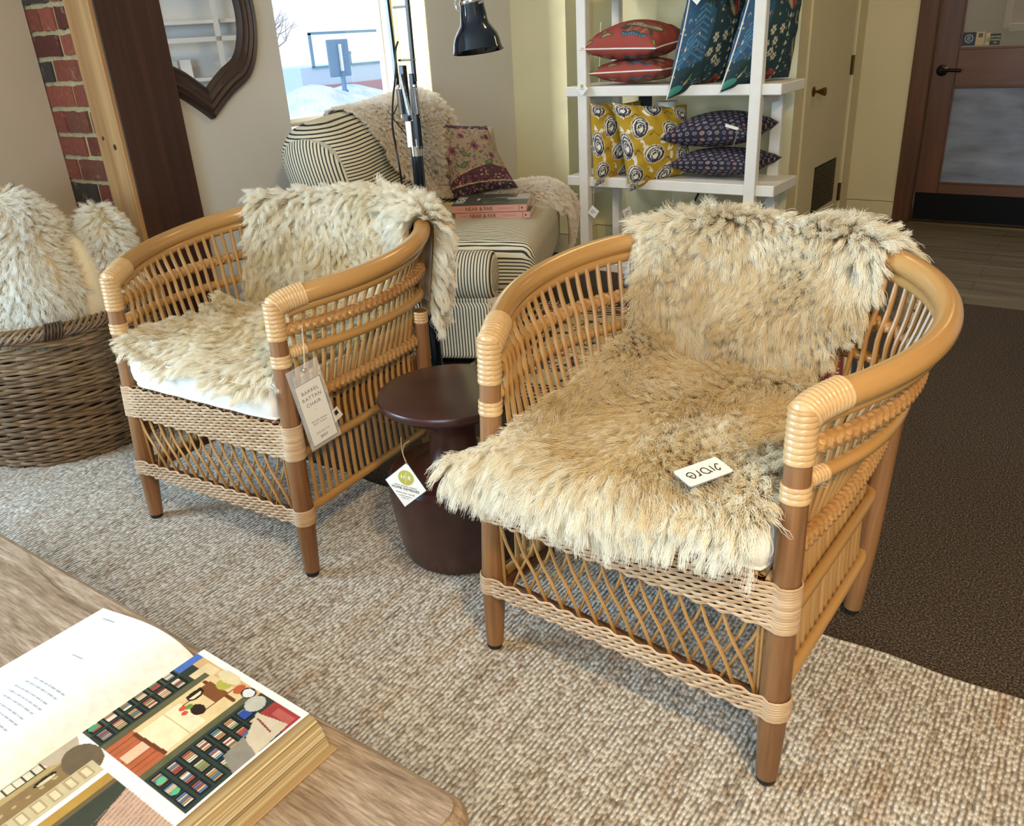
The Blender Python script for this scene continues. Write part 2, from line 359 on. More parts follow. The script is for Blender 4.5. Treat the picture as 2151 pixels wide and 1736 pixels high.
# cream closet door
d2 = empty('door_2', (-1.473, 5.31, 0), kind='structure'); MD = xf((1.473, -5.31, 0))
G().box(-1.515, -1.475, 4.905, 5.715, .008, 2.04, .002).build('door_panel', M_['cream_wall'], d2, smooth=False, M=MD)
g = G()
for k in range(17): g.box(-1.474, -1.466, 5.16, 5.58, .195+k*.0145, .202+k*.0145, 0, None)
g.build('vent_grille', plain('dull_metal_vent', '5b5138', .5, metal=.4), d2, smooth=False, M=MD)
G().box(-1.4745, -1.472, 5.15, 5.59, .18, .45, .001).build('vent_frame', plain('dark_vent_recess', '2d2618', .7), d2, smooth=False, M=MD)
k = G().lathe([(.026, 0), (.026, .006), (.008, .01), (.008, .028), (.012, .032), (.02, .05), (.024, .066), (.018, .07), (0.001, .071)], 20, M=xf((-1.474, 4.985, .885), 0, 0, pi/2)).build('door_knob', M_['brass'], d2, M=MD)
for z in (.98, .215):
    G().box(-1.476, -1.462, 5.70, 5.726, z-.055, z+.055, .002).tube([(-1.462, 5.713, z-.056), (-1.462, 5.713, z+.056)], .006, 8).build('hinge', plain('dark_brass_hinge', '5a4828', .35, metal=1), d2, smooth=False, M=MD)
st(G().box(-1.473, -1.458, 4.80, 4.90, 0, 2.12, .003).box(-1.473, -1.458, 5.722, 5.80, 0, 2.12, .003).box(-1.473, -1.458, 4.8, 5.8, 2.05, 2.13, .003).build('trim_3', M_['cream_wall'], smooth=False))
# wooden entrance door
WD = grain('reddish_stained_door_wood', '38200f', '5a3317', '784825', .35, 2.2, 30, .06, 'Object', 0, .2); WDv = grain('reddish_stained_door_stile', '38200f', '5a3317', '784825', .35, 2.0, 30, .06, 'Object', 2, .2)
d1 = empty('door_1', (-.6, 5.96, 0), kind='structure'); ME = xf((.6, -5.96, 0)); xa, xb = -1.055, -.13
G().box(xa, -.925, 5.97, 6.01, .012, 2.08, .003).box(-.26, xb, 5.97, 6.01, .012, 2.08, .003).build('stile', WDv, d1, smooth=False, M=ME)
g = G()
for z0, z1 in ((.012, .255), (.825, 1.04), (1.95, 2.08)): g.box(-.925, -.26, 5.971, 6.009, z0, z1, .003)
g.build('rail', WD, d1, smooth=False, M=ME)
g = G()
for z0, z1 in ((.255, .825), (1.04, 1.95)):
    g.box(-.93, -.918, 5.965, 5.975, z0-.006, z1+.006, .003); g.box(-.267, -.255, 5.965, 5.975, z0-.006, z1+.006, .003); g.box(-.918, -.267, 5.965, 5.975, z0-.006, z0+.006, .003); g.box(-.918, -.267, 5.965, 5.975, z1-.006, z1+.006, .003)
g.build('glazing_bead', WD, d1, smooth=False, M=ME)
MG = Mt('dim_reflective_door_glass', '7d8390', .08, spec=.7); n = MG.noise(MG.coord('Object', (2, 1, 7)), 1.3, 3); MG.color(MG.ramp(n, ((.3, '62666f'), (.7, '8d93a2'))))
MG2 = Mt('upper_door_glass', '8a8478', .06, spec=.7); MG2.set('Alpha', .55)
G().box(-.92, -.26, 5.984, 5.99, .258, .822).build('lower_pane', MG.m, d1, smooth=False, M=ME)
G().box(-.92, -.26, 5.984, 5.99, 1.045, 1.945).build('upper_pane', MG2.m, d1, smooth=False, M=ME)
G().box(xa+.006, xb-.006, 5.962, 5.97, .02, .19, .002).build('kick_plate', plain('black_kick_plate', '08080a', .7, Specular_IOR_Level=.15), d1, smooth=False, M=ME)
G().lathe([(.033, 0), (.033, .007), (.014, .012), (.012, .04), (.001, .041)], 24, M=xf((-1.0, 5.969, .922), 0, pi/2)).tube(crv([(-1.0, 5.932, .922), (-.96, 5.93, .924), (-.89, 5.934, .92)], 12), .009, 10, flat=(1, .7)).build('door_handle', plain('dark_bronze_lever', '2a211b', .28, metal=.9), d1, M=ME)
def decal(x0, x1, z0, z1, c, nm='window_sticker', y=5.983): return G().box(x0, x1, y-.0008, y, z0, z1).build(nm, plain(nm+c, c, .5), d1, smooth=False, M=ME)
def dt(s, size, x, z, c, sp=1): return text(s, size, plain('sticker_print_'+c, c, .6), d1, frame((x+.6, 5.9815-5.96, z), (1, 0, 0), (0, 0, 1)), spacing=sp)
decal(-.918, -.848, 1.055, 1.128, '15182c'); decal(-.847, -.802, 1.055, 1.128, 'b09a6c'); decal(-.835, -.812, 1.098, 1.12, '4b4654', y=5.982); decal(-.795, -.77, 1.055, 1.12, 'b99f78'); decal(-.772, -.718, 1.055, 1.115, '161a12')
rg = G().tube([(-.883+.021*cos(a), 5.981, 1.093+.021*sin(a)) for a in np.linspace(0, 2*pi, 28, endpoint=False)], .0012, 5, closed=True).build('sticker_ring', M_['paper'], d1, M=ME)
dt('2023', .010, -.883, 1.102, 'c9c6b8'); dt('BEST', .011, -.883, 1.092, 'c9c6b8'); dt('CHOICE', .007, -.883, 1.083, 'c9c6b8'); dt('EDITORS\'', .012, -.744, 1.098, 'd8cf98'); dt('CHOICE', .013, -.744, 1.082, 'd8cf98'); dt('2023', .010, -.742, 1.067, 'd8cf98')
sp = [(-.782+(.021 if i % 2 == 0 else .009)*sin(i*pi/5), 1.082+(.021 if i % 2 == 0 else .009)*cos(i*pi/5)) for i in range(10)]
G().prism(sp, 0, .0008, M=frame((0, 5.982, 0), (1, 0, 0), (0, 0, 1))).build('sticker_star', plain('green_gold_star', '7c8a4a', .5), d1, smooth=False, M=ME)
st(G().box(-1.169, -1.062, 5.935, 5.96, 0, 2.2, .006).box(-1.075, -1.06, 5.945, 6.0, 0, 2.2, .003).box(-1.169, .0, 5.935, 5.96, 2.09, 2.2, .006).box(-.12, -.02, 5.935, 5.96, 0, 2.2, .006).build('trim_4', WDv, smooth=False))
st(G().box(-1.06, -.12, 5.9, 6.02, 0.0, .016, .003).build('trim_5', plain('dull_threshold_metal', '6a5a3a', .35, metal=.7), smooth=False))
# lobby behind the glass
st(G().box(-1.6, .6, 6.9, 7.0, 0, HC).box(-1.7, -1.6, 6.1, 7, 0, HC).box(.5, .6, 6.1, 7, 0, HC).box(-1.7, .6, 6.1, 7, HC-.2, HC-.1).box(-1.7, .6, 6.1, 7, -.1, 0).build('wall_lobby', plain('lobby_grey_paint', 'c9c2b6', .7), smooth=False))
g = G(); g.box(-.82, -.78, 6.84, 6.9, 1.12, 2.0, .004); g.box(-.78, .2, 6.84, 6.9, 1.10, 1.15, .004); g.build('picture_frame', M_['white_trim'], None, smooth=False); o = bpy.data.objects['picture_frame']
G().box(-.78, .2, 6.87, 6.895, 1.15, 2.0).build('picture', plain('beige_blue_picture', 'b9a488', .6), o, smooth=False); tag(o, 'white framed picture on the lobby wall behind the glass of the wooden door', 'picture frame')
area('lobby_light', (-.5, 6.5, 2.6), (-.5, 6.5, 0), .5, .5, 14, (1, .85, .65))

# brick strip and the corner post
g = G(); g.box(-3.60, -3.155, 1.81, 2.04, 0, HC, 0, None, lin('cfc39a')); zz = 0.012; k = 0
brc = ['8a4a3c', '7c3f35', '9c5646', '5a4038', '4c4440', 'a05a48', '6f3a32', '84503f']
while zz < 2.6:
    hgt = .074+rng.uniform(-.004, .004); x = -3.60 if k % 2 else -3.54; first = True
    while x < -3.17:
        wd = rng.choice([.10, .16, .19]) if not first else (.17 if k % 2 else .21)
        x1 = min(x+wd, -3.156); first = False
        if x1-x > .03:
            c = np.array(lin(brc[rng.integers(len(brc))]))*rng.uniform(.8, 1.15); d = rng.uniform(.004, .012)
            nx = 7; xs = np.linspace(x+.004, x1-.008, nx); z0 = zz+rng.uniform(-.003, .003, nx); z1 = zz+hgt+rng.uniform(-.003, .003, nx)
            P = [(a, b) for a, b in zip(xs, z0)]+[(a, b) for a, b in zip(xs[::-1], z1[::-1])]
            g.prism(P, -.002, d, M=frame((0, 1.81, 0), (1, 0, 0), (0, 0, 1)), col=c)
        x = x1+.008
    zz += hgt+.017; k += 1
mb = Mt('old_red_brick_and_cream_mortar', 'ffffff', .9); c = mb.node('Attribute', attribute_name='Col').outputs['Color']; n = mb.noise(mb.coord(), 55, 5, .7); n2 = mb.noise(mb.coord(), 18, 4, .7)
c = mb.mix(.45, c, mb.ramp(n, ((.3, '6a6a6a'), (.7, 'ffffff'))), 'MULTIPLY'); c = mb.mix(mb.ramp(n2, ((.60, '000000'), (.66, '909090'))), c, 'b9ad88'); mb.color(c).bump(n, .7, .006)
st(g.build('wall_brick', mb.m, smooth=False))
pm = grain('pale_pine', '8a6137', 'b58a58', 'd0aa78', .5, 1.6, 38, .12, 'Object', 2); dm = grain('dark_stained_fir', '20110c', '3c231a', '583628', .5, .9, 42, .35, 'Object', 2)
po = empty('wooden_post', (-3.08, 1.9, 0), label='thick wooden corner post with one pale pine face and one dark stained face', cat='post'); MP = xf((3.08, -1.9, 0))
G().box(-3.16, -3.004, 1.757, 2.03, 0, HC, .004).build('pine_board', pm, po, smooth=False, M=MP)
G().box(-3.15, -3.0, 1.775, 2.037, 0, HC, .003).build('dark_board', dm, po, smooth=False, M=MP)
g = G()
for (z, xx, r) in ((.97, -3.05, .011), (1.0, -3.115, .008)):
    G().lathe([(r, 0), (r*.6, .0015), (.001, .002)], 16, M=xf((xx, 1.757, z), 0, pi/2)).build('knot', plain('dark_knot', '3a1f10', .6), po, M=MP)

# mirror on the window wall
mi = empty('wall_mirror', (-3.06, 2.2, 1.5), label='ogee shaped wall mirror in a carved dark wood frame between the post and the window', cat='mirror')
def ogee(k, n=60):
    # half outline from the bottom tip upwards, y offset from the centre line, z
    P = crv([(0, 1.02), (.05, 1.06), (.12, 1.11), (.22, 1.17), (.275, 1.27), (.295, 1.4), (.275, 1.55), (.22, 1.66), (.12, 1.74), (.05, 1.79), (0, 1.84)], n)
    return P
half = ogee(0); out = np.r_[half, (half*[-1, 1])[::-1][1:-1]]
cz = 1.43; n = len(out)
# inward offset for the frame profile
T = np.roll(out, -1, 0)-np.roll(out, 1, 0); T /= np.linalg.norm(T, axis=1)[:, None]; Nn = np.c_[-T[:, 1], T[:, 0]]
Nn[0] = (0, 1); Nn[59] = (0, -1); Nn[0] *= 1.35; Nn[59] *= 1.35
prof = [(0, 0), (.004, .03), (.012, .036), (.02, .028), (.03, .034), (.04, .026), (.052, .033), (.064, .024), (.074, .028), (.082, .018), (.088, .002)]
V = []; F = []
for d, h in prof:
    for i in range(n): y, z = A3(0, cz)+(out[i]-A3(0, cz))*(1-.29*d/.083); V.append((h, y, z-1.5))
for a in range(len(prof)-1):
    for i in range(n): F.append((a*n+i, a*n+(i+1) % n, (a+1)*n+(i+1) % n, (a+1)*n+i))
s_ = np.array([(i*.02 % 1.2, 0, 0) for i in range(n)]*len(prof)); s_[:, 1] = np.repeat([p[0] for p in prof], n)
G().add(V, F, s_).build('mirror_frame', grain('carved_dark_walnut', '1c1210', '3a2823', '5d4a42', .45, 3, 160, .5), mi, ang=60)
inn = [A3(0, cz)+(out[i]-A3(0, cz))*.712 for i in range(n)]
G().prism([(y, z-1.5) for y, z in inn], .006, .008, M=frame((0, 0, 0), (0, 1, 0), (0, 0, 1))).build('mirror_glass', plain('mirror_silver', 'f2f2f2', .01, metal=1), mi, smooth=False)
# white glazed cabinet that the mirror shows
cb = empty('display_cabinet', (1.05, 5.05, 0), radians(-54), 'white glazed display cabinet with boxed goods seen only reflected in the wall mirror', 'cabinet')
g = G(); g.box(-.9, .9, .3, .34, 0, 2.2); g.box(-.9, -.86, -.05, .3, 0, 2.2); g.box(.86, .9, -.05, .3, 0, 2.2)
for z in (0, .7, 1.02, 1.5, 1.95, 2.17): g.box(-.9, .9, -.04, .3, z, z+.03)
g.build('carcass', M_['white_trim'], cb, smooth=False)
g = G()
for x in (-.86, -.28, .3, .86): g.box(x-.025, x+.025, -.08, -.04, .75, 2.2)
for z in (.75, 1.35, 1.95): g.box(-.86, .86, -.08, -.04, z, z+.04)
g.build('glazing_frame', M_['white_trim'], cb, smooth=False)

for k, x in enumerate((-.62, -.5, -.38, .05, .17, .29)):
    o = G().box(-.05, .05, -.05, .05, 0, .16, .003).build('gift_box', M_['paper'], None, smooth=False); a_ = radians(-54); o.location = (1.05+x*cos(a_)-.1*sin(a_)*1, 5.05+x*sin(a_)+.1*cos(a_), 1.051); o.rotation_euler = (0, 0, a_); tag(o, 'small white box on the cabinet shelf reflected in the wall mirror', 'box', 'white boxes in the display cabinet')
# ------------------------------------------------------------------ outside the window
sn = Mt('snow', 'dfe8f2', .8); nn_ = sn.noise(sn.coord(), 2.5, 6, .7); sn.color(sn.ramp(nn_, ((.3, 'a8c0d4'), (.6, 'dfe9f2')))).bump(nn_, .8, .15)
def ground(nm, x0, x1, y0, y1, f, nx=60, ny=60, mat=None):
    X, Y = np.meshgrid(np.linspace(x0, x1, nx), np.linspace(y0, y1, ny), indexing='ij'); return G().grid(np.stack([X, Y, f(X, Y)], -1)).build(nm, mat or sn.m)
def hs(X, Y):
    z = -.35+0*X
    for cx, cy, h, s in ((-7.6, 6.7, 1.15, 1.15), (-8.4, 9.1, .8, .9), (-10.5, 10.6, .9, 1.3), (-7, 8.0, .45, 1), (-12, 9, .7, 1.5)): z = z+h*np.exp(-((X-cx)**2+(Y-cy)**2)/s**2)
    return z+.04*np.sin(X*5)*np.sin(Y*6)
so = ground('snow_bank', -14, -3.7, -3, 18, hs, 90, 120); tag(so, 'heaped blue-white snow bank on the ground outside the window', 'snow', kind='stuff')
st(G().box(-60, -3.65, -20, 60, -.7, -.36).build('floor', sn.m, smooth=False))
sg = empty('street_sign', (-9, 8.72, .16), label='grey sign panel on a post standing in the snow outside the window', cat='street sign')
gb = plain('weathered_blue_grey_metal', '6f8ea6', .6)
G().box(-.03, .03, -.02, .02, 0, .74, .004).box(-.04, -.01, -.09, .09, .29, .52, .01).build('post', gb, sg, smooth=False)
G().box(-.05, -.02, -.2, .2, .69, 1.16, .01).build('panel', gb, sg, smooth=False)
G().box(-.017, .025, -.012, .022, .76, 1.10, .005).build('bracket', M_['paper'], sg, smooth=False)
bd = empty('distant_building', (-22, 20.5, -.4), label='pale low building with a red band far outside behind the sign', cat='building')
G().box(-2, 0, -1.0, 4, 0, 1.0).build('wall', plain('pale_clapboard', 'c8d6e0', .8), bd, smooth=False); G().box(-.02, .03, -.9, 4, -.1, .42).build('red_band', plain('faded_red_band', 'b98a92', .8), bd, smooth=False)
g = G(); g.box(0, .05, -.5, -.4, 1.0, 2.0); g.box(0, .05, -.5, 4, 1.95, 2.03); g.box(0, .05, -.5, 4, .95, 1.02); g.box(0, .04, .9, 1.3, 1.3, 1.4)
for y in (.7, 1.0, 1.2): g.box(0, .05, y, y+.06, 1.0, 1.4)
g.build('railing', plain('blue_grey_railing', '7a9aa8', .7), bd, smooth=False)
def tree(x, y, h, seed):
    r = np.random.default_rng(seed); g = G()
    def br(p, d, L, rad, k):
        q = p+d*L; g.tube(np.array([p, (p+q)/2+r.normal(0, .03, 3)*L, q]), np.array([rad, rad*.85, rad*.65]), 5, caps=False)
        if k > 0:
            for _ in range(3 if k > 1 else 2):
                e = d+r.normal(0, .55, 3); e[2] = abs(e[2])*.8+.15; br(q, e/np.linalg.norm(e), L*.68, rad*.6, k-1)
    br(A3(0, 0, 0), A3(0, 0, 1), h*.3, .05, 4)
    o = g.build('bare_tree', plain('bleached_bark', 'a08f88', .8)); o.location = (x, y, -.4); return o
tag(tree(-18, 15.0, 3.4, 3), 'bare pinkish winter tree left of the sign outside the window', 'tree')
hg = tree(-20, 16.6, .9, 5); hg.name = 'low_shrub'; tag(hg, 'low dark twiggy shrub behind the snow bank outside the window', 'shrub')
# ------------------------------------------------------------------ rattan barrel chairs
CP = [(.309, .039, .715), (.3208, .117, .7558), (.5184, .235, .7303), (.4976, .719, .8156), (0, .719, .8156)]
NT = 120
top_h = bez(CP, NT); bot_h = np.vstack([np.linspace((.309, .035, 0), (.302, .50, 0), 60), [(.302-.075*(1-cos(a)), .50+.085*sin(a), 0) for a in np.linspace(.1, pi/2, 20)], np.linspace((.20, .59, 0), (0, .60, 0), 40)])
def reparam(P):
    L = np.r_[0, np.cumsum(np.linalg.norm(np.diff(P, axis=0), axis=1))]; L /= L[-1]; t = np.linspace(0, 1, NT)
    return np.stack([np.interp(t, L, P[:, i]) for i in range(3)], 1)
top_h = reparam(top_h); bot_h = reparam(bot_h)
def S(u, z, off=0.0):
    """point on the barrel shell: u in -1..1 round the U (0 = back centre), z height; off = inward offset"""
    u = np.asarray(u, float); z = np.broadcast_to(np.asarray(z, float), u.shape)
    t = (1-np.abs(u))*(NT-1); ii = np.arange(NT)
    T = np.stack([np.interp(t, ii, top_h[:, i]) for i in range(3)], -1); B = np.stack([np.interp(t, ii, bot_h[:, i]) for i in range(3)], -1)
    sg = np.where(u < 0, -1.0, 1.0); h = np.clip((z-.42)/(T[..., 2]-.42), 0, 1.15)
    x = (B[..., 0]+(T[..., 0]-B[..., 0])*h)*sg; y = B[..., 1]+(T[..., 1]-B[..., 1])*h
    if np.any(off):
        r = np.hypot(x, y-.30)+1e-6; x = x*(1-off/r); y = .30+(y-.30)*(1-off/r)
    return np.stack([x, y, z], -1)
def ztop(u): return np.interp((1-np.abs(u))*(NT-1), np.arange(NT), top_h[:, 2])
def braid(r0, a, p):
    def f(s, th):
        w = np.abs(((th/(2*pi)*2) % 1)*2-1)
        ph = (s/p+w*1.0) % 1
        return r0+a*np.sin(pi*ph)**.6
    return f
def rings(r0, a, p): return lambda s, th: r0+a*np.sqrt(np.clip(1-((s/p % 1)*2-1)**2, 0, 1))+0*th
def dense(P, step): 
    P = np.asarray(P, float); L = np.r_[0, np.cumsum(np.linalg.norm(np.diff(P, axis=0), axis=1))]; n = max(3, int(L[-1]/step)); t = np.linspace(0, L[-1], n)
    return np.stack([np.interp(t, L, P[:, i]) for i in range(3)], 1)
def leg_r(z): return np.interp(z, [0, .02, .17, .40, .74], [.0185, .020, .0262, .0235, .0205])

def make_chair():
    ch = empty('barrel_chair')
    def post(sx, z): return A3(sx*(.32-.0122*z/.739), .04*z/.739, z)
    for sx in (-1, 1):
        zs = np.linspace(.012, .722, 24); P = np.array([post(sx, z) for z in zs])
        lg = G().tube(P, leg_r(zs), 18).build('leg', M_['leg'], ch)
        G().lathe([(.001, 0), (.016, 0), (.0175, .004), (.0175, .012), (.001, .012)], 16, c=post(sx, 0)).build('foot_cap', M_['rubber'], lg)
        # front legs: wrapped corner at the arm, wrapped collar lower down
        zz = dense([post(sx, .638), post(sx, .729)], .0008); g = G().tube(zz, 0, 18, rf=rings(.0225, .0022, .0105))
        arm = np.array([S(np.array([sx*(1-k)]), .7)[0]*[1, 1, 0]+[0, 0, ztop(sx*(1-k))] for k in np.linspace(0.0, .085, 30)])
        g.tube(dense(arm, .0008), 0, 18, rf=rings(.0265, .002, .0075))
        g.tube(np.array([post(sx, .722)+A3(0, .004, 0), post(sx, .735)+A3(0, .004, 0), post(sx, .742)+A3(0, .004, 0)]), np.array([.0235, .019, .006]), 18)
        g.build('corner_binding', M_['bind'], ch)
        G().tube(dense([post(sx, .572), post(sx, .602)], .0008), 0, 18, rf=rings(.0228, .0022, .0105)).build('leg_binding', M_['bind'], ch)
        # rear leg
        a, b = A3(sx*.29, .568, .012), A3(sx*.322, .556, .556); Q = np.array([a+(b-a)*t for t in np.linspace(0, 1, 14)])
        lr = G().tube(Q, np.interp(Q[:, 2], [0, .02, .2, .6], [.019, .02, .025, .019]), 16).build('leg', M_['leg'], ch)
        G().lathe([(.001, 0), (.016, 0), (.0175, .004), (.0175, .012), (.001, .012)], 16, c=(sx*.29, .568, 0)).build('foot_cap', M_['rubber'], lr)
        G().tube(dense([a+(b-a)*.935, a+(b-a)*1.0], .0008), 0, 16, rf=rings(.02, .002, .0085)).build('rear_binding', M_['bind'], ch)
    u = np.linspace(-1, 1, 240)
    P = S(u, .7); P[:, 2] = ztop(u)
    P = np.array([S(np.array([q]), ztop(q))[0] for q in u]); P = np.where(np.isfinite(P), P, 0)
    for _ in range(3): P[1:-1] = (P[:-2]+2*P[1:-1]+P[2:])/4
    G().tube(P, .0235, 20, seed=1).build('arm_rail', M_['rail'], ch)
    Q = P.copy(); Q[:, 2] -= .031; r = np.hypot(Q[:, 0], Q[:, 1]-.3); Q[:, 0] *= 1-.006/r; Q[:, 1] = .3+(Q[:, 1]-.3)*(1-.006/r)
    G().tube(Q[4:-4], .0125, 14, seed=4).build('rail_moulding', M_['rail'], ch)
    def hoop(z0, zb, off=0, n=260, um=.985):
        uu = np.linspace(-um, um, n); return S(uu, z0+(zb-z0)*(1-np.abs(uu))**1.2, off)
    # woven hoops: cane core with braided peel
    for z0, zb, nm in ((.655, .685, 'woven_hoop'), (.47, .46, 'woven_hoop')):
        P = hoop(z0, zb, -.002); G().tube(dense(P, .003), 0, 16, rf=braid(.0105, .0062, .019)).build(nm, M_['weave'], ch)
    P = hoop(.60, .60, -.006); o = G().tube(P, .0125, 14).build('smooth_hoop', M_['rail'], ch)
    H_ = hoop(.60, .60, -.006)
    for e in (H_[1:9], H_[-9:-1]): G().tube(dense(e, .0008), 0, 14, rf=rings(.0135, .0018, .008)).build('hoop_binding', M_['bind'], ch)
    G().tube(hoop(.335, .335, -.006), .0115, 12).build('smooth_hoop', M_['rail'], ch)
    G().tube(hoop(.178, .178, -.006), .0115, 12).build('base_hoop', M_['rail'], ch)
    # spindles
    us = np.r_[-np.linspace(.955, .012, 30), np.linspace(.012, .955, 30)]
    for q in us:
        zt = float(ztop(q))-.03; z = np.array([.178, .22, .30, .335, .40, .46, .52, .56, .60, .655, .70, zt]); z = np.where(z > zt, zt, z)
        off = np.interp(z, [.17, .25, .335, .40, .465, .55, .60, .655, .72, .8], [.006, .010, .010, .012, .014, .012, .012, .016, .006, .006])
        P = np.array([S(np.array([q]), zz, oo)[0] for zz, oo in zip(z, off)]); P = crv(P, 26)
        G().tube(P, .0056, 8).build('spindle', M_['spindle'], ch)
    # front seat band, twined wicker that wraps round both front legs
    def band(z0, z1, rows, nm, rr, amp, per, ph):
        g = G()
        for k in range(rows):
            z = z0+(z1-z0)*(k+.5)/rows; X = .32-.0122*z/.739; Y = .04*z/.739; R = float(leg_r(z))+rr*.9
            P = []
            for a in np.linspace(pi*.5, -pi*.5, 9): P.append((-X-R*cos(a), Y+R*sin(a), 0))
            L0 = np.array(P)
            xs = np.linspace(-X+.012, X-.012, 150); s = xs/per*2*pi+k*ph
            yy = (Y-R)+.002+amp*np.sin(s)*np.clip((X-np.abs(xs))/.05, 0, 1)+.004
            zz = .0016*np.cos(s)
            mid = np.stack([xs, yy, zz], 1); Rt = L0[::-1]*[-1, 1, 1]
            P = np.vstack([L0, mid, Rt]); P[:, 2] += z
            g.tube(P, rr, 6, flat=(1.15, .75), up=(0, 0, 1))
        return g.build(nm, M_['wicker'], ch)
    band(.336, .424, 17, 'seat_band', .0030, .0036, .046, 2.2); band(.155, .197, 8, 'base_band', .0030, .0034, .046, 2.2)
    g = G()
    for x in np.arange(-.285, .286, .023): g.tube([(x, .008, .335), (x, .006, .38), (x, .008, .425)], .003, 6)
    g.build('seat_band_stakes', M_['darkwood'], ch)
    # open lattice between the bands
    g = G()
    for k in range(15):
        x = -.29+k*.0415; sx = x+.075
        if sx < .30: g.tube(crv([(x, .010, .345), (x+.022, .004, .29), (x+.055, .004, .235), (sx, .010, .175)], 10), .0036, 6)
        if x > -.23 and True:
            x2 = min(x+.012, .285); g.tube(crv([(x2, .016, .345), (x2-.016, .013, .29), (x2-.045, .013, .235), (x2-.072, .016, .175)], 10), .0034, 6)
    for x in (-.288, .286, .278): g.tube([(x, .012, .345), (x, .012, .175)], .0036, 6)
    g.build('lattice', M_['spindle'], ch)
    # seat deck and frame
    g = G()
    for k in range(46):
        x = -.285+k*.0127; ys = np.linspace(.012, .56, 60); g.tube(np.stack([0*ys+x, ys, .423+.0035*np.sin(ys/.02*pi+k*pi)], 1), .0048, 6, caps=False, flat=(.55, 1.2))
    g.build('seat_deck', M_['wicker'], ch)
    g = G().box(-.30, .30, .02, .045, .345, .405, .004).box(-.285, .285, .55, .575, .33, .405, .004).box(-.284, -.262, .03, .56, .345, .405, .004).box(.262, .284, .03, .56, .345, .405, .004)
    g.build('seat_frame', M_['darkwood'], ch)
    g = G(); g.tube([(-.30, .022, .165), (.30, .022, .165)], .011, 10); g.tube([(-.285, .56, .165), (.285, .56, .165)], .011, 10)
    for sx in (-1, 1): g.tube([(sx*.297, .03, .165), (sx*.285, .56, .165)], .011, 10)
    g.tube([(-.25, .30, .35), (.25, .30, .35)], .012, 8)
    g.build('stretcher_frame', M_['darkwood'], ch)
    return ch
CA = make_chair(); tag(CA, 'honey rattan barrel armchair with a hanging price card, nearer the wicker basket', 'armchair', 'rattan barrel chairs')
CA.location = (-1.8395, 1.1125, RUGZ); CA.rotation_euler = (0, 0, .0636)
CB = copy_tree(CA); tag(CB, 'honey rattan barrel armchair on the rug edge, right of the dark side table')
CB.location = (-.6238, 1.1396, RUGZ); CB.rotation_euler = (0, 0, -.0551)
def inchair(ch, M=None):
    T = xf(tuple(ch.location), ch.rotation_euler[2]); return T if M is None else T@M

# seat cushions
def cushion_box(name, w, d, h, r, mat, pipe, M, nx=40, ny=36, crown=.01):
    u = np.linspace(-1, 1, nx); v = np.linspace(-1, 1, ny); U, V = np.meshgrid(u, v, indexing='ij')
    rc = .03; ex = 12
    def lay(z, ins, cr):
        X = U*(w/2-ins); Y = V*(d/2-ins); Z = z+cr*(1-U**4)*(1-V**4)+.0015*np.sin(X*60+Y*23)*np.cos(Y*45)
        k = np.abs(U)**ex*np.abs(V)**ex; X = X*(1-.03*k); Y = Y*(1-.03*k); return np.stack([X, Y, Z], -1)
    g = G().grid(lay(h, .004, crown)).grid(lay(0, .004, -.002), flip=True)
    per = [(i, 0) for i in range(nx)]+[(nx-1, j) for j in range(1, ny)]+[(i, ny-1) for i in range(nx-2, -1, -1)]+[(0, j) for j in range(ny-2, 0, -1)]
    A_ = lay(h, .004, crown); B_ = lay(0, .004, -.002); C_ = lay(h*.5, -.004, 0); D_ = lay(h*.8, -.002, 0); E_ = lay(h*.2, -.002, 0)
    ring = [np.array([L[i, j] for i, j in per]) for L in (B_, E_, C_, D_, A_)]; m = len(per)
    F = [(a*m+i, a*m+(i+1) % m, (a+1)*m+(i+1) % m, (a+1)*m+i) for a in range(4) for i in range(m)]
    g.add(np.vstack(ring), F); o = g.build(name, mat, None, ang=75); setm(o, M)
    q = G()
    for L in (A_, B_): q.tube(np.array([L[i, j] for i, j in per]), .0042, 8, closed=True)
    q.build('piping', pipe, o); return o
for ch, lb in ((CA, 'white cotton box cushion in the rattan chair nearer the basket'), (CB, 'white cotton box cushion mostly hidden under fleece in the right rattan chair')):
    o = cushion_box('seat_cushion', .562, .52, .076, .01, M_['cotton'], M_['cotton'], inchair(ch, xf((0, .268, .4335)))); tag(o, lb, 'cushion', 'seat cushions of the rattan chairs')
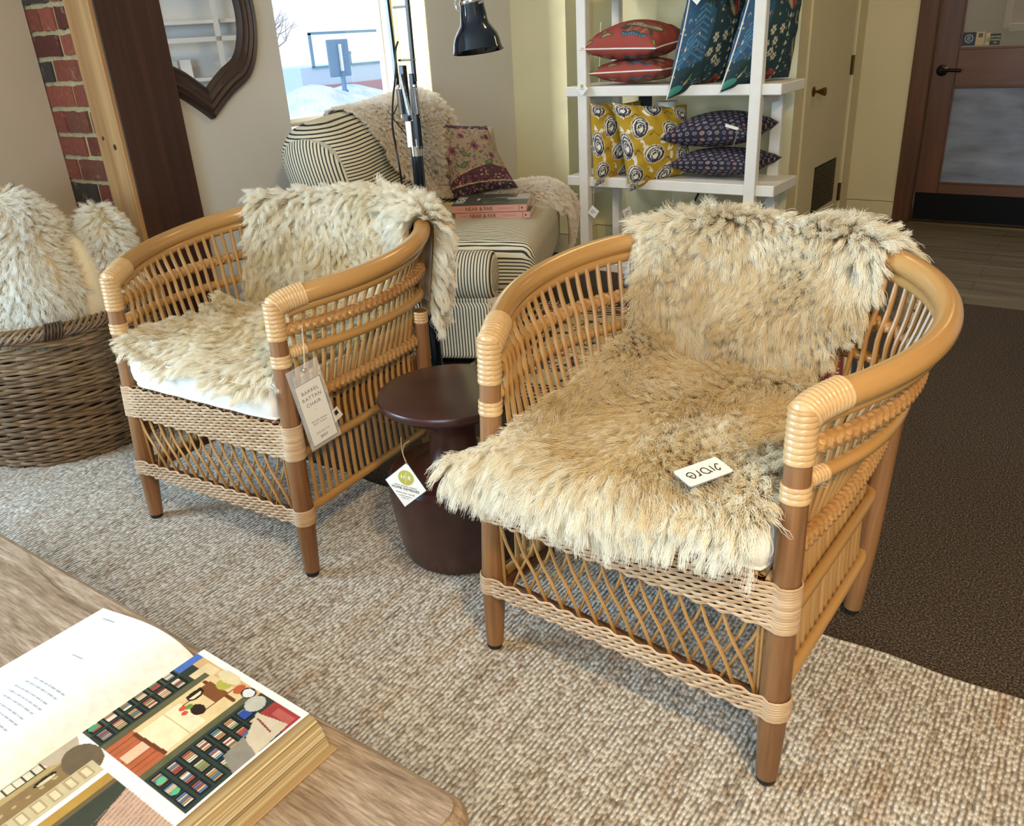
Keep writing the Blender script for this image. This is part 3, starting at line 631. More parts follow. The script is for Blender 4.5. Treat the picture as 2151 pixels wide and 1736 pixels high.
# ------------------------------------------------------------------ wool rug
def rugmat():
    m = Mt('oatmeal_looped_wool', 'b9ab98', .95, spec=.1, Sheen_Weight=.2); v = m.coord('Object')
    vo = m.node('TexVoronoi', i_Vector=m.coord('Object', (1, .62, 1)), i_Scale=128, i_Randomness=.95); cell = vo.outputs['Color']; dist = vo.outputs['Distance']
    sc = m.node('SeparateColor'); m.l.new(cell, sc.inputs[0])
    streak = m.noise(m.coord('Object', (26, 1.6, 1)), 1, 5, .65); big = m.noise(m.coord('Object', (5, 1.2, 1)), 1, 3)
    f = m.math('ADD', m.math('MULTIPLY', sc.outputs[0], .42), m.math('MULTIPLY', streak, .72))
    c = m.ramp(f, ((.24, '85786a'), (.33, 'ab9a86'), (.44, 'c2b5a4'), (.58, 'cfc6ba'), (.75, 'ddd6ca')))
    c = m.mix(m.math('MULTIPLY', m.ramp(m.noise(m.coord('Object', (60, 9, 1)), 1, 2), ((.66, '000000'), (.71, 'ffffff'))), .6), c, '5a5350')
    c = m.mix(m.math('MULTIPLY', m.ramp(m.noise(m.coord('Object', (14, 2.2, 1), loc=(9, 4, 0)), 1, 3), ((.58, '000000'), (.68, 'ffffff'))), .4), c, 'b8926c')
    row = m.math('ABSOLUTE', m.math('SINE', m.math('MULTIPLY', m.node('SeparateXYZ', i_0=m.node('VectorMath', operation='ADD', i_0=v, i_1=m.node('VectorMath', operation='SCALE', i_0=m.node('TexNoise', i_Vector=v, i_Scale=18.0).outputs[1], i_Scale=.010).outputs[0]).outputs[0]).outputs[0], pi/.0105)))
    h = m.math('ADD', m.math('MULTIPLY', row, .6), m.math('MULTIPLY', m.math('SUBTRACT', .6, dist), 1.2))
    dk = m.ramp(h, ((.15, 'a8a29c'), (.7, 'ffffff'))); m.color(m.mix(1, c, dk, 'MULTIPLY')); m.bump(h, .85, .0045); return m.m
nx, ny = 240, 130
X, Y = np.meshgrid(np.linspace(-3.45, 1.7, nx), np.linspace(-1.6, 1.572, ny), indexing='ij')
Y = Y+np.where(Y > 1.5, .004*np.sin(X*23), 0); Z = .011+.0012*np.sin(X*7)*np.sin(Y*9)
g = G().grid(np.stack([X, Y, Z], -1)); 
g.tube(np.stack([X[:, -1], Y[:, -1], 0*X[:, -1]+.007], 1), .0065, 8)
g.tube(np.stack([X[-1], Y[-1], 0*X[-1]+.007], 1), .0065, 8)
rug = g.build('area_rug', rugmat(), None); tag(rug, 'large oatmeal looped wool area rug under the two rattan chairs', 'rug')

# persian rug behind
cv = Canvas(300, 380, '8a3a34'); Kc = ['2a2630', 'c9b48a', '9a4038', 'd9cba6', '5a2a28', '3c3a4a']
for b, c in ((0, 'd9cba6'), (.012, '2a2630'), (.03, 'c9b48a'), (.045, '6a2a2a'), (.1, '23202c'), (.112, 'd2bd92'), (.125, '2a2630'), (.14, 'cbb68c')): cv.rect(b, b*.8, 1-b, 1-b*.8, c)
for i in range(330):
    x, y = rng.random(2)*.74+.13; c = Kc[rng.integers(6)]; cv.ell(x, y, rng.uniform(.008, .03), rng.uniform(.006, .02), c, rng.random()*3)
    if i % 3 == 0: cv.line([(x-.04, y), (x, y+.02), (x+.04, y-.01)], .0028, '2a2630')
for k in range(26):
    for (x, y) in ((k/26+.02, .06), (k/26+.02, .94), (.07, k/26+.02), (.93, k/26+.02)):
        cv.ell(x, y, .014, .011, Kc[1+k % 3]); cv.ell(x, y, .006, .005, '2a2630')
nx, ny = 180, 220; U, V = np.meshgrid(np.linspace(0, 1, nx), np.linspace(0, 1, ny), indexing='ij')
pr = G().grid(np.stack([U*1.55-1.55, V*1.15, .006+0*U], -1), cv.sample(U, V)).build('patterned_rug', vcol('persian_wool', .95)); setm(pr, xf((-.52, 2.66, 0), radians(14)))
g = G()
for k in range(46):
    x = -1.53+k*.034; g.tube(crv([(x, 1.15, .005), (x+rng.normal(0, .006), 1.175, .004), (x+rng.normal(0, .012), 1.20, .003)], 5), .002, 4)
g.build('fringe', M_['cotton'], pr)
for pth in ([(-.005, .0, .006), (.04, .03, .016), (.08, .09, .012), (.105, .135, .012)], [(-.005, -.01, .006), (.05, -.005, .010), (.10, .01, .008)]): G().tube(crv(pth, 12), .0045, 6).build('fringe', M_['cotton'], pr)
tag(pr, 'red and cream patterned oriental rug on the dark carpet behind the right rattan chair', 'rug')

# ------------------------------------------------------------------ coffee table
ct = empty('coffee_table', (-1.4, .1, 0), label='weathered oak coffee table holding the open book', cat='coffee table'); MC = xf((1.4, -.1, 0))
def tabm():
    m = Mt('weathered_oak', '9a7f63', .33, spec=.5, Coat_Weight=.2, Coat_Roughness=.25); v = m.coord('Object', (3.2, 46, 46)); dn = m.node('TexNoise', i_Vector=m.coord('Object', (1.5, 4, 4)), i_Scale=1.0, i_Detail=3.0)
    v2 = m.node('VectorMath', operation='ADD', i_0=v, i_1=m.node('VectorMath', operation='SCALE', i_0=dn.outputs[1], i_Scale=6.0).outputs[0]).outputs[0]
    n = m.noise(v2, 1, 9, .74, .3); n3 = m.noise(m.coord('Object', (26, 260, 260)), 1, 3, .6)
    c = m.ramp(n, ((.34, '77624f'), (.47, '9c8670'), (.56, 'b09c87'), (.68, 'c7b6a2'))); c = m.mix(.45, c, m.ramp(n3, ((.35, '7a6552'), (.6, 'ffffff'))), 'MULTIPLY'); m.color(c); m.bump(m.math('ADD', n, m.math('MULTIPLY', n3, .6)), .25, .002); return m.m
TM = tabm(); zt = .42
g = G(); xs = np.linspace(-2.7, -.512, 120); ys = np.r_[np.linspace(-.60, .535, 60)]
prof = [(.0, 0), (.0, -.006), (.010, -.010), (.016, -.018), (.017, -.03), (.012, -.036)]
ring = []
for d, z in prof:
    x0, x1, y0, y1 = -2.7-d, -.506+d, -.6-d, .528+d; r = .02+d; P = []
    for (cx, cy, a0) in ((x1-r, y1-r, 0), (x0+r, y1-r, 90), (x0+r, y0+r, 180), (x1-r, y0+r, 270)):
        for a in np.linspace(a0, a0+90, 9): P.append((cx+r*cos(radians(a)), cy+r*sin(radians(a)), zt+z))
    ring.append(P)
m = len(ring[0]); V = np.array(ring).reshape(-1, 3); F = [(a*m+i, (a+1)*m+i, (a+1)*m+(i+1) % m, a*m+(i+1) % m) for a in range(len(prof)-1) for i in range(m)]+[tuple(range(m)), tuple(range((len(prof)-1)*m, len(prof)*m))[::-1]]
g.add(V, F, V*1.0); g.build('tabletop', TM, ct, ang=25, M=MC)
G().box(-2.62, -.60, -.52, .45, .33, .385, .003).build('apron', TM, ct, smooth=False, M=MC)
for x in (-2.58, -.64):
    for y in (-.48, .41): G().box(x-.035, x+.035, y-.035, y+.035, .012, .384, .004).build('leg', TM, ct, smooth=False, M=MC)
k = G().lathe([(.010, 0), (.012, .008), (.004, .016), (.001, .017)], 12, M=xf((-.503, .49, .37), 0, 0, pi/2)).build('corner_bolt', M_['black'], ct, M=MC)

# ------------------------------------------------------------------ open book
bk = empty('open_book', (-.99, .3, zt), label='large open coffee table book with a colour interiors photo page', cat='book'); B0 = xf((.99, -.3, -zt))
ye, yl = .503, .125   # head and foot edges
G().box(-1.262, -.99, yl-.004, ye+.004, zt+.0005, zt+.0035, .001).build('cover', plain('maroon_grey_cover', '7a5c55', .6), bk, smooth=False, M=B0)
G().box(-.99, -.697, yl-.004, ye+.004, zt+.0005, zt+.0035, .001).build('cover', plain('tan_cover', 'a58a62', .6), bk, smooth=False, M=B0)
def zl(s): return zt+.010+.026*np.sin(np.clip(s, 0, 1)**.62*pi)**1.1+.004*(1-s)   # left page height, s from gutter to edge
def zr(s): return zt+.004+.048*np.clip(s/.10, 0, 1)**.55*(1-.16*s)
# page paintings
cl = Canvas(260, 300, 'efebe4')
for k in range(16):
    y = .42+k*.030; x0 = .30+.03*((k*7) % 3)*.3; w = .34+.05*((k*5) % 4)/4; cl.line([(x0, y), (x0+w, y)], .0035, '8f98a6'); 
for k in range(16):
    for j in range(9): cl.rect(.33+j*.045+.01*((k+j) % 3), .41+k*.03, .338+j*.045+.01*((k+j) % 3), .43+k*.03, 'efebe4')
cl.line([(.52, .27), (.64, .27)], .003, '9aa0a8'); cl.line([(.72, .055), (.86, .055)], .003, '8f949c'); cl.line([(.90, .045), (.915, .045)], .003, '8f949c')
NL = 150; U, V = np.meshgrid(np.linspace(0, 1, 130), np.linspace(0, 1, NL), indexing='ij')
Xl = -.992-U*.262; P = np.stack([Xl, ye-V*(ye-yl), zl(U)+.0006], -1)
def page_solid(P, zb, inner, name, mat, col):
    # page surface plus page block sides down to the cover
    g = G().grid(P, col, flip=inner)
    return g.build(name, mat, bk, ang=60, M=B0)
MP_ = vcol('printed_page', .3, .12, 60, spec=.4)
page_solid(P, 0, False, 'left_page', MP_, cl.sample(U, V))
cr = Canvas(330, 380, 'efe9e2')
# upper picture  (u 0..1 gutter to edge, v 0..1 head to foot)
u0, u1, v0, v1 = .045, .985, .03, .50
def R_(x0, y0, x1, y1, c, a=1): cr.rect(u0+(u1-u0)*x0, v0+(v1-v0)*y0, u0+(u1-u0)*x1, v0+(v1-v0)*y1, c, a)
def E_(x, y, rx, ry, c, rot=0, r0=0): cr.ell(u0+(u1-u0)*x, v0+(v1-v0)*y, (u1-u0)*rx, (v1-v0)*ry, c, rot, r0)
def L_(P, w, c): cr.line([(u0+(u1-u0)*x, v0+(v1-v0)*y) for x, y in P], w, c)
R_(0, 0, 1, 1, '2e3a30'); R_(.0, .0, .12, .22, '4c6eb8'); R_(.12, .0, .66, .10, 'cfa878'); R_(.18, .02, .3, .2, 'd8c49a'); R_(.0, .22, .13, 1, '46503e')
R_(.28, .08, .60, 1, 'd9c090'); R_(.24, .10, .285, 1, '5d5b40'); R_(.60, .10, .645, 1, '5d5b40'); R_(.33, .42, .57, .78, 'ead9b4'); R_(.33, .55, .57, .565, 'b89860')
R_(.28, .78, .60, 1, 'b0603c')
for k in range(8): R_(.28+k*.04, .78, .285+k*.04, 1, '8a4226')
R_(.40, .80, .47, .98, 'e0b898'); L_([(.32, .79), (.58, .77)], .008, '6a3a20')
for r in range(6):
    for q in range(2):
        x0 = (.03+q*.105) if True else 0; y0 = .24+r*.125; R_(x0, y0, x0+.095, y0+.105, '151b1c')
        for j in range(5):
            c = ['c8b090', '9a4a40', 'd6cdb8', '6a7a80', 'b88860', '8a8a5a'][rng.integers(6)]; R_(x0+.01+j*.015, y0+.02, x0+.022+j*.015, y0+.09, c)
for r in range(7):
    for q in range(3):
        x0 = .665+q*.105; y0 = .16+r*.12; R_(x0, y0, x0+.095, y0+.10, '141a1c')
        for j in range(5):
            c = ['c8b090', 'a04a44', 'd6cdb8', '5a78a0', 'b88860', '7a8a60'][rng.integers(6)]; R_(x0+.01+j*.015, y0+.02, x0+.022+j*.015, y0+.085, c)
E_(.72, .93, .025, .035, '5fae80'); E_(.84, .93, .022, .032, '5fae80'); E_(.08, .93, .022, .035, '4f9a70'); R_(.68, .17, .75, .25, '2f4a9a')
R_(.78, .0, 1, .17, '9a3a3a'); R_(.84, .03, .98, .10, 'b05a52'); cr.poly([(u0+(u1-u0)*x, v0+(v1-v0)*y) for x, y in ((.76, .15), (.98, .10), (1, .42), (.88, .40))], 'c6b8a0'); cr.poly([(u0+(u1-u0)*x, v0+(v1-v0)*y) for x, y in ((.84, .36), (1, .42), (1, .62), (.86, .56))], '8a8478')
L_([(.80, .19), (.94, .22)], .003, '7a3a30')
L_([(.30, .17), (.58, .17)], .006, '6a3c20'); L_([(.36, .14), (.36, .42)], .003, '6a3c20'); L_([(.50, .10), (.50, .40)], .003, '6a3c20'); R_(.33, .14, .50, .26, '7a4a2a'); E_(.42, .10, .05, .06, 'b0aa50'); E_(.53, .07, .035, .05, 'b05a34'); E_(.60, .055, .05, .055, '2a2a2a'); E_(.60, .055, .038, .042, 'd8d8d8')
E_(.35, .30, .035, .07, '2c1c14'); E_(.35, .30, .022, .05, 'e8d6b0'); E_(.46, .38, .05, .05, '2c1c14'); E_(.38, .44, .02, .03, 'c8503a'); E_(.42, .46, .018, .028, 'c8503a'); E_(.40, .40, .02, .03, '6a8a40'); R_(.32, .22, .345, .36, '2c1c14')
E_(.40, .03, .09, .055, 'd8c8a0'); E_(.70, .10, .06, .08, 'b8b4a8')
# lower pictures
u0, u1, v0, v1 = .03, .42, .545, .985
R_(0, 0, 1, 1, 'cbb88e'); R_(0, 0, .35, 1, 'd8cfb6'); R_(.35, 0, .45, 1, 'b09a66'); R_(.45, .1, .72, 1, '8a7048')
for k in range(9): E_(.6, .15+k*.1, .02, .018, 'b8a070')
E_(.15, .1, .3, .16, 'b8a890'); E_(.62, .04, .3, .14, '6a5a44')
for y in (.25, .32, .39, .46, .53): L_([(.22, y), (.36, y)], .003, '3a342c')
L_([(.22, .25), (.22, .53)], .003, '3a342c'); L_([(.36, .25), (.36, .53)], .003, '3a342c'); E_(.52, .30, .05, .09, '201c18'); E_(.54, .30, .03, .07, 'cdbf9a'); R_(.72, .0, 1, 1, 'c4b490')
for k in range(8): R_(.75, .05+k*.12, .95, .13+k*.12, 'a8966c'); R_(.77, .065+k*.12, .93, .115+k*.12, 'd6c8a4')
E_(.1, .95, .22, .14, '6a5a4a')
u0, u1 = .455, .985
R_(0, 0, 1, 1, '3c4032'); R_(.0, 0, .10, 1, 'b08a40'); R_(.10, .0, .16, 1, '6a5a3a')
cr.poly([(u0+(u1-u0)*x, v0+(v1-v0)*y) for x, y in ((.30, .0), (1, .0), (1, .42), (.62, .50), (.42, .28))], 'c0a08a')
for k in range(16): L_([(.32+k*.045, .0), (.44+k*.045, .48)], .002, '94725e')
for x0, y0, w, h in ((.26, .42, .16, .16), (.45, .52, .16, .14), (.30, .64, .20, .18), (.56, .70, .16, .16), (.28, .86, .16, .12), (.5, .90, .18, .1)):
    R_(x0, y0, x0+w, y0+h, 'c9b588'); R_(x0+.03, y0+.03, x0+w-.03, y0+h-.03, '6a5c46')
cr.poly([(u0+(u1-u0)*x, v0+(v1-v0)*y) for x, y in ((.62, .50), (1, .42), (1, .66), (.8, .6))], '2a2226')
U, V = np.meshgrid(np.linspace(0, 1, 280), np.linspace(0, 1, 330), indexing='ij')
P = np.stack([-.990+U*.252, ye-V*(ye-yl), zr(U)+.0008+.0015*np.sin(V*5)*U], -1)
page_solid(P, 0, True, 'right_page', MP_, cr.sample(U, V))
# page blocks
g = G(); s = np.linspace(0, 1, 30)
top = np.stack([-.992-s*.258, 0*s, zl(s)], 1); bt = np.stack([-.992-s*.258, 0*s, 0*s+zt+.0036], 1); pl = np.vstack([top, bt[::-1]])
g.prism([(p[0], p[2]) for p in pl][::-1], -ye+.001, -yl-.001, M=frame((0, 0, 0), (1, 0, 0), (0, 0, 1)))
g.build('page_block', plain('cream_page_edges', 'd9c9a6', .7), bk, smooth=False, M=B0)
pe = Mt('page_edges_with_grooves', 'c9b07c', .6); v = pe.coord('Object', (1, 1, 420)); n = pe.noise(v, 1, 3); pe.color(pe.ramp(n, ((.35, '7d6845'), (.5, 'b09a70'), (.65, 'd2c4a4')))); pe.bump(n, .4, .001)
g = G(); top = np.stack([-.990+s*.262, 0*s, zr(s)-.0006], 1); ex = np.array([[-.715, 0, zt+.030], [-.712, 0, zt+.018], [-.706, 0, zt+.0036]]); bt = np.array([[-.99, 0, zt+.0036]]); pl = np.vstack([top, ex, bt])
g.prism([(p[0], p[2]) for p in pl][::-1], -ye+.001, -yl-.001, M=frame((0, 0, 0), (1, 0, 0), (0, 0, 1)))
g.build('page_block', pe.m, bk, smooth=False, M=B0)
g = G(); zz = zr(1)+.0002; zig = []
for k in range(95): zig.append((-.7385+(.004 if k % 2 else 0), ye-.004-k*.004, zz-.002))
G().box(-.742, -.729, yl+.003, ye-.003, zz-.0036, zz-.0024).build('patterned_page_margin', plain('ochre_margin', 'b59c72', .6), bk, smooth=False, M=B0)
G().tube(np.array(zig), .0006, 4).build('zigzag_border', plain('blue_zigzag', '5e7280', .6), bk, M=B0)

# ------------------------------------------------------------------ turned side table with shop tag
def darkw():
    m = Mt('dark_oxblood_wood', '3a1a16', .32, spec=.5, Coat_Weight=.3, Coat_Roughness=.3); n = m.noise(m.coord('Object', (2, 2, 3)), 3, 5); m.color(m.ramp(n, ((.3, '2c1210'), (.6, '40201a'), (.8, '55302a')))); m.bump(m.noise(m.coord('Object', (1, 1, 60)), 2, 3), .06, .002); return m.m
sx_, sy_ = -1.262, 1.445
sd = empty('side_table', (sx_, sy_, RUGZ), label='dark oxblood drum side table with hourglass neck between the two rattan chairs', cat='side table'); DW = darkw()
G().lathe([(.001, .0), (.138, .0), (.152, .008), (.163, .05), (.175, .14), (.180, .20), (.177, .235), (.166, .247), (.12, .25), (.001, .25)], 64).build('drum_base', DW, sd, ang=35)
G().lathe([(.12, .249), (.085, .262), (.066, .29), (.057, .33), (.062, .37), (.085, .405), (.105, .418)], 48, caps=False).build('neck', DW, sd)
G().lathe([(.001, .414), (.11, .414), (.154, .424), (.177, .44), (.181, .452), (.178, .459), (.166, .4605), (.09, .459), (.001, .458)], 64).build('round_top', DW, sd, ang=50)
# shop tag on string
tg = empty('shop_tag', (-1.245, 1.250, .40), label='white diamond shop tag with green circle hanging by string from the side table', cat='tag')
Nv = A3(.28, -.96, 0); Xv = A3(.96, .28, 0); th = radians(-9); dx = Xv*cos(th)+A3(0, 0, 1)*sin(th); dz = -Xv*sin(th)+A3(0, 0, 1)*cos(th)
cpos = A3(.0, -.012, -.095); MT = frame(cpos, dx, dz)
def diamond(w, h, z0, z1, mat, nm, M=MT, par=None): return G().prism([(0, -h), (w, 0), (0, h), (-w, 0)], z0, z1, M=M).build(nm, mat, par or tg, smooth=False)
diamond(.0565, .0655, -.0012, 0, plain('dark_teal_border', '1c3038', .5), 'tag_edge'); diamond(.0535, .0625, 0, .0004, M_['paper'], 'tag_face')
lime = plain('olive_green_print', 'b3ae4e', .5); wht = plain('white_print', 'f4f2ea', .5)
G().lathe([(.001, 0), (.0205, 0), (.0205, .0004), (.001, .0004)], 40, M=MT@xf((0, .021, .0004))).build('green_circle', lime, tg, smooth=False)
dtext = plain('dark_teal_print', '22333c', .6)
def tt(s, size, x, y, m=dtext, sp=1.0, z=.0010): return text(s, size, m, tg, MT@xf((x, y, z)), ext=.0001, spacing=sp)
tt('H', .016, -.0085, .021, wht); tt('R', .016, .0085, .021, wht); G().box(-.0004, .0004, .006, .036, .0008, .0011, M=MT).build('divider_line', wht, tg, smooth=False)
tt('FURNISH • DECORATE • CUSTOMIZE', .0036, 0, -.0035); tt('HOME REMEDIES', .0098, 0, -.011); tt('PORTLAND, MAINE', .0045, 0, -.0235, sp=1.3); tt('www.homeremedies.com', .0034, 0, -.031); tt('207 899 1128', .0034, 0, -.0372)
tw = plain('jute_twine', 'a08660', .9)
a0 = A3(-.0, 0, .012); hole = cpos+dz*.058
G().tube(crv([(-.02, .012, .018), (-.01, .0, .012), (-.004, -.006, -.01), tuple(hole+A3(0, -.002, .006)), tuple(hole+A3(.002, .001, 0))], 24), .0009, 6).tube(crv([(.008, .010, .016), (.0, .0, .008), (-.001, -.007, -.012), tuple(hole+A3(.001, .002, .002))], 24), .0009, 6).build('twine', tw, tg)

# ------------------------------------------------------------------ price card hanging on the left chair
pc = empty('price_card', tuple((inchair(CA)@A3(.372, .057, .46, 1))[:3]), 0, 'tall price card in a clear sleeve hanging on the side of the left rattan chair', 'price card')
a = CA.rotation_euler[2]; fx = A3(cos(a+radians(78)), sin(a+radians(78)), .0); upv = A3(-.16*fx[0], -.16*fx[1], 1)
cpt = (inchair(CA)@A3(.374, .057, .457, 1))[:3]-np.array(pc.location); MQ = frame(cpt, fx+A3(0, 0, .16), upv)
G().box(-.0375, .0375, -.084, .084, -.0004, .0004, M=MQ).build('card', plain('cream_card', 'ddd6cc', .6), pc, smooth=False)
g = G()
for x0, x1, y0, y1 in ((-.0375, .0375, .0825, .084), (-.0375, .0375, -.084, -.0825), (-.0375, -.036, -.084, .084), (.036, .0375, -.084, .084)): g.box(x0, x1, y0, y1, .0004, .0007, M=MQ)
g.build('card_border', M_['ink'], pc, smooth=False)
def pt(s, size, y, sp=1.05, m=None): return text(s, size, m or M_['ink'], pc, MQ@xf((0, y, .0006)), ext=.0001, spacing=sp)
pt('BARREL', .0132, .058, 1.12); pt('RATTAN', .0132, .041, 1.12); pt('CHAIR', .0132, .024, 1.12); pt('•', .008, .006); pt('WOOD: Rattan', .0068, -.022); pt('SEAT: Cotton', .0068, -.030); pt('30W 25D 31H', .0062, -.055); pt('$805', .0105, -.068)
clr = Mt('clear_plastic', 'ffffff', .08, Alpha=.10); G().box(-.045, .045, -.092, .128, -.0012, -.0008, M=MQ).box(-.045, .045, -.092, .128, .0010, .0013, M=MQ).build('clear_sleeve', clr.m, pc, smooth=False)
G().tube([tuple((MQ@A3(.004+.004*cos(t), .112+.004*sin(t), .0016, 1))[:3]) for t in np.linspace(0, 2*pi, 16, endpoint=False)], .001, 5, closed=True).build('eyelet', M_['chrome'], pc)
h0 = (MQ@A3(.004, .116, .001, 1))[:3]; h1 = (inchair(CA)@A3(.374, .056, .675, 1))[:3]-np.array(pc.location)
G().tube(crv([tuple(h0), tuple((h0+h1)/2+A3(.002, 0, -.004)), tuple(h1)], 14), .0007, 5).build('clear_thread', M_['cotton'], pc)
small = empty('small_tag', tuple((inchair(CA)@A3(.345, .145, .405, 1))[:3]), label='small white and navy tag peeking out behind the tall price card', cat='tag')
MS = frame((0, 0, 0), A3(fx[0], fx[1], .5), A3(0, 0, 1)); G().box(-.016, .016, -.016, .016, 0, .0008, M=MS).build('tag_face', M_['paper'], small, smooth=False); G().box(-.002, .010, -.002, .010, -.0003, .0012, M=MS).build('tag_print', plain('navy_print', '20283c', .6), small, smooth=False)

# ------------------------------------------------------------------ wicker basket
bx, by = -3.05, 1.335
bs = empty('wicker_basket', (bx, by, RUGZ), label='large round brown willow basket stuffed with sheepskins, left of the rattan chairs', cat='basket')
WK = grain('grey_brown_willow', '40301f', '7a6046', 'a78d6c', .5, 12, 30, .15); WKd = grain('dark_willow_band', '2c1f16', '4a3727', '6a533d', .5, 12, 30, .15)
HB = .475
def Rb(z): return np.interp(z, [0, .08, .3, .475], [.345, .365, .385, .36])
g = G()
nrow = 40
for k in range(nrow):
    z = .012+k*(HB-.045)/(nrow-1); th = np.linspace(0, 2*pi, 240, endpoint=False); r = Rb(z)+.0062*np.sin(th*22+k*pi)+.0012*np.sin(th*5+k); zz = z+.0035*np.sin(th*3+k*.4)+.0025*np.sin(th*11+k*1.7)
    g.tube(np.stack([r*np.cos(th), r*np.sin(th), zz], 1), .0052+.0009*sin(k*3.1), 6, closed=True, flat=(1.15, .9))
    if k in (19, 20): pass
g.build('woven_wall', WK, bs)
g = G()
for k in range(44):
    a = 2*pi*k/44; g.tube([(Rb(z)*cos(a)*.995, Rb(z)*sin(a)*.995, z) for z in (.0, .1, .25, .4, .465)], .0045, 6)
g.build('stakes', WKd, bs)
g = G(); N = 110
for k in range(N):     # rope border laid diagonally
    a0 = 2*pi*k/N; P = []
    for t in np.linspace(0, 1, 9): aa = a0+t*.26; ph = -pi*.55+t*pi*1.55; P.append(((Rb(.47)+.002+.019*cos(ph))*cos(aa), (Rb(.47)+.002+.019*cos(ph))*sin(aa), HB-.008+.019*sin(ph)))
    g.tube(np.array(P), .0058, 6)
g.build('rolled_rim', WK, bs)
G().lathe([(.33, 0), (.345, .004), (.345, .012), (.33, .014)], 40).build('foot_ring', WKd, bs)
for a in (radians(-72), radians(-22), radians(150), radians(200)):
    g = G()
    for j in range(6):
        aa = a+(j-2.5)*.026; P = [((Rb(.47)+.002+.0255*cos(ph))*cos(aa+.02*sin(ph)), (Rb(.47)+.002+.0255*cos(ph))*sin(aa+.02*sin(ph)), HB-.008+.026*sin(ph)) for ph in np.linspace(-pi*.6, pi*1.1, 14)]; g.tube(np.array(P), .0042, 6)
    g.build('handle_lashing', WKd, bs)
# ------------------------------------------------------------------ striped armchair
def ticking(name='ticking_stripe', per=.0125):
    m = Mt(name, 'd6ccb6', .9, spec=.15); x = m.node('SeparateXYZ', i_0=m.node('Attribute', attribute_name='st').outputs['Vector']).outputs[0]
    f = m.math('FRACT', m.math('MULTIPLY', x, 1/per)); d = m.math('ABSOLUTE', m.math('SUBTRACT', f, .5)); c = m.ramp(d, ((.17, '3b3f3a'), (.21, 'd9cfb8')))
    m.color(c); m.bump(m.noise(m.coord(), 700, 2), .15, .001); return m.m
TK = ticking()
def rbox(g, x0, x1, y0, y1, z0, z1, r, sax=0, n=16, fn=None):
    c = A3((x0+x1)/2, (y0+y1)/2, (z0+z1)/2); h = A3((x1-x0)/2, (y1-y0)/2, (z1-z0)/2)
    def ticks(hh):
        a = np.linspace(0, pi/2, 7); e = 1-(r/hh)*(1-np.sin(a)) if r < hh else np.sin(a); mid = np.linspace(-e[0], e[0], n)[1:-1]; return np.r_[-e[::-1], mid, e]
    T = [ticks(v) for v in h]
    for k in range(3):
        i, j = [q for q in range(3) if q != k]
        for sg in (-1, 1):
            A_, B_ = np.meshgrid(T[i], T[j], indexing='ij'); P = np.zeros(A_.shape+(3,)); P[..., i] = A_*h[i]; P[..., j] = B_*h[j]; P[..., k] = sg*h[k]
            inner = np.clip(P, -(h-r), h-r); d = P-inner; d /= np.linalg.norm(d, axis=-1, keepdims=True)+1e-9; Q = inner+d*r+c
            st_ = np.zeros_like(Q); st_[..., 0] = (Q[..., sax] if np.isscalar(sax) else sax(Q))
            if fn: Q = fn(Q)
            g.grid(Q, st=st_, flip=(sg > 0) == (k == 1))
    return g
sf = empty('striped_armchair', (-1.99, 2.51, 0), radians(25), 'deep ticking-striped upholstered armchair with rolled arms below the window', 'armchair')
def rearfn(Q):
    Q = Q.copy(); Q[..., 0] += .22*np.clip(Q[..., 1], 0, 2)*np.clip(-Q[..., 0]/.8, 0, 1); return Q
rbox(G(), -.78, .06, .0, 1.16, .05, .30, .03, lambda Q: Q[..., 0]+Q[..., 1], 16, rearfn).build('upholstered_base', TK, sf)
for y, s in ((.065, -1), (1.095, 1)):
    x_ = -.74 if s < 0 else -.50; g = G(); rbox(g, x_, .06, y-.055, y+.055, .28, .42, .03, 0)
    xs = np.linspace(x_, .06, 90); prof = .098-.03*np.clip((xs-.045)/.02, 0, 1)**2
    P = np.stack([xs, 0*xs+y-.0*s, 0*xs+.395], 1); n0 = g.n; g.tube(P, prof, 28); V = g.V[-1]; S_ = np.zeros_like(V); S_[:, 0] = V[:, 0]; g.S[-1] = S_
    e = np.array([(.062+.014*(1-q*q), 0, 0) for q in (1,)])
    a = np.linspace(0, 2*pi, 29)[:-1]; rr = np.linspace(0, .07, 6); Q = np.array([[(.06+.012*(1-(q/.07)**2), y+q*cos(t), .395+q*sin(t)) for t in np.r_[a, 0]] for q in rr]); sq = np.zeros_like(Q); sq[..., 0] = Q[..., 1]*1.0; g.grid(Q, st=sq)
    g.build('rolled_arm', TK, sf)
def backfn(Q):
    Q = Q.copy(); z = Q[..., 2]; Q[..., 0] -= .10*np.clip((z-.5)/.5, 0, 1)**1.5; Q[..., 2] += .03*np.sin(np.clip((Q[..., 1]+.02)/1.2, 0, 1)*pi)*(z > .6); return rearfn(Q)
rbox(G(), -.74, -.40, -.03, 1.10, .18, .99, .165, lambda Q: np.where(Q[..., 1] < -.03+.05, Q[..., 0], Q[..., 2]), 26, backfn).build('rounded_back', TK, sf)
def seatfn(Q):
    Q = Q.copy(); u = (Q[..., 0]+.15)/.40; v = (Q[..., 1]-.58)/.46; t = np.clip((Q[..., 2]-.32)/.16, 0, 1); Q[..., 2] += t*.055*np.clip(1-u**4, 0, 1)*np.clip(1-v**4, 0, 1)+t*.0012*np.sin(Q[..., 1]*300+6*np.sin(Q[..., 0]*9)); Q[..., 0] += .02*np.sin(np.clip(Q[..., 1]/1.16, 0, 1)*pi)*(u > .5); return Q
sc_ = rbox(G(), -.50, .20, .14, 1.02, .30, .485, .05, lambda Q: Q[..., 1]+.9*np.minimum(Q[..., 2], .44), 40, seatfn).build('seat_cushion', TK, sf)
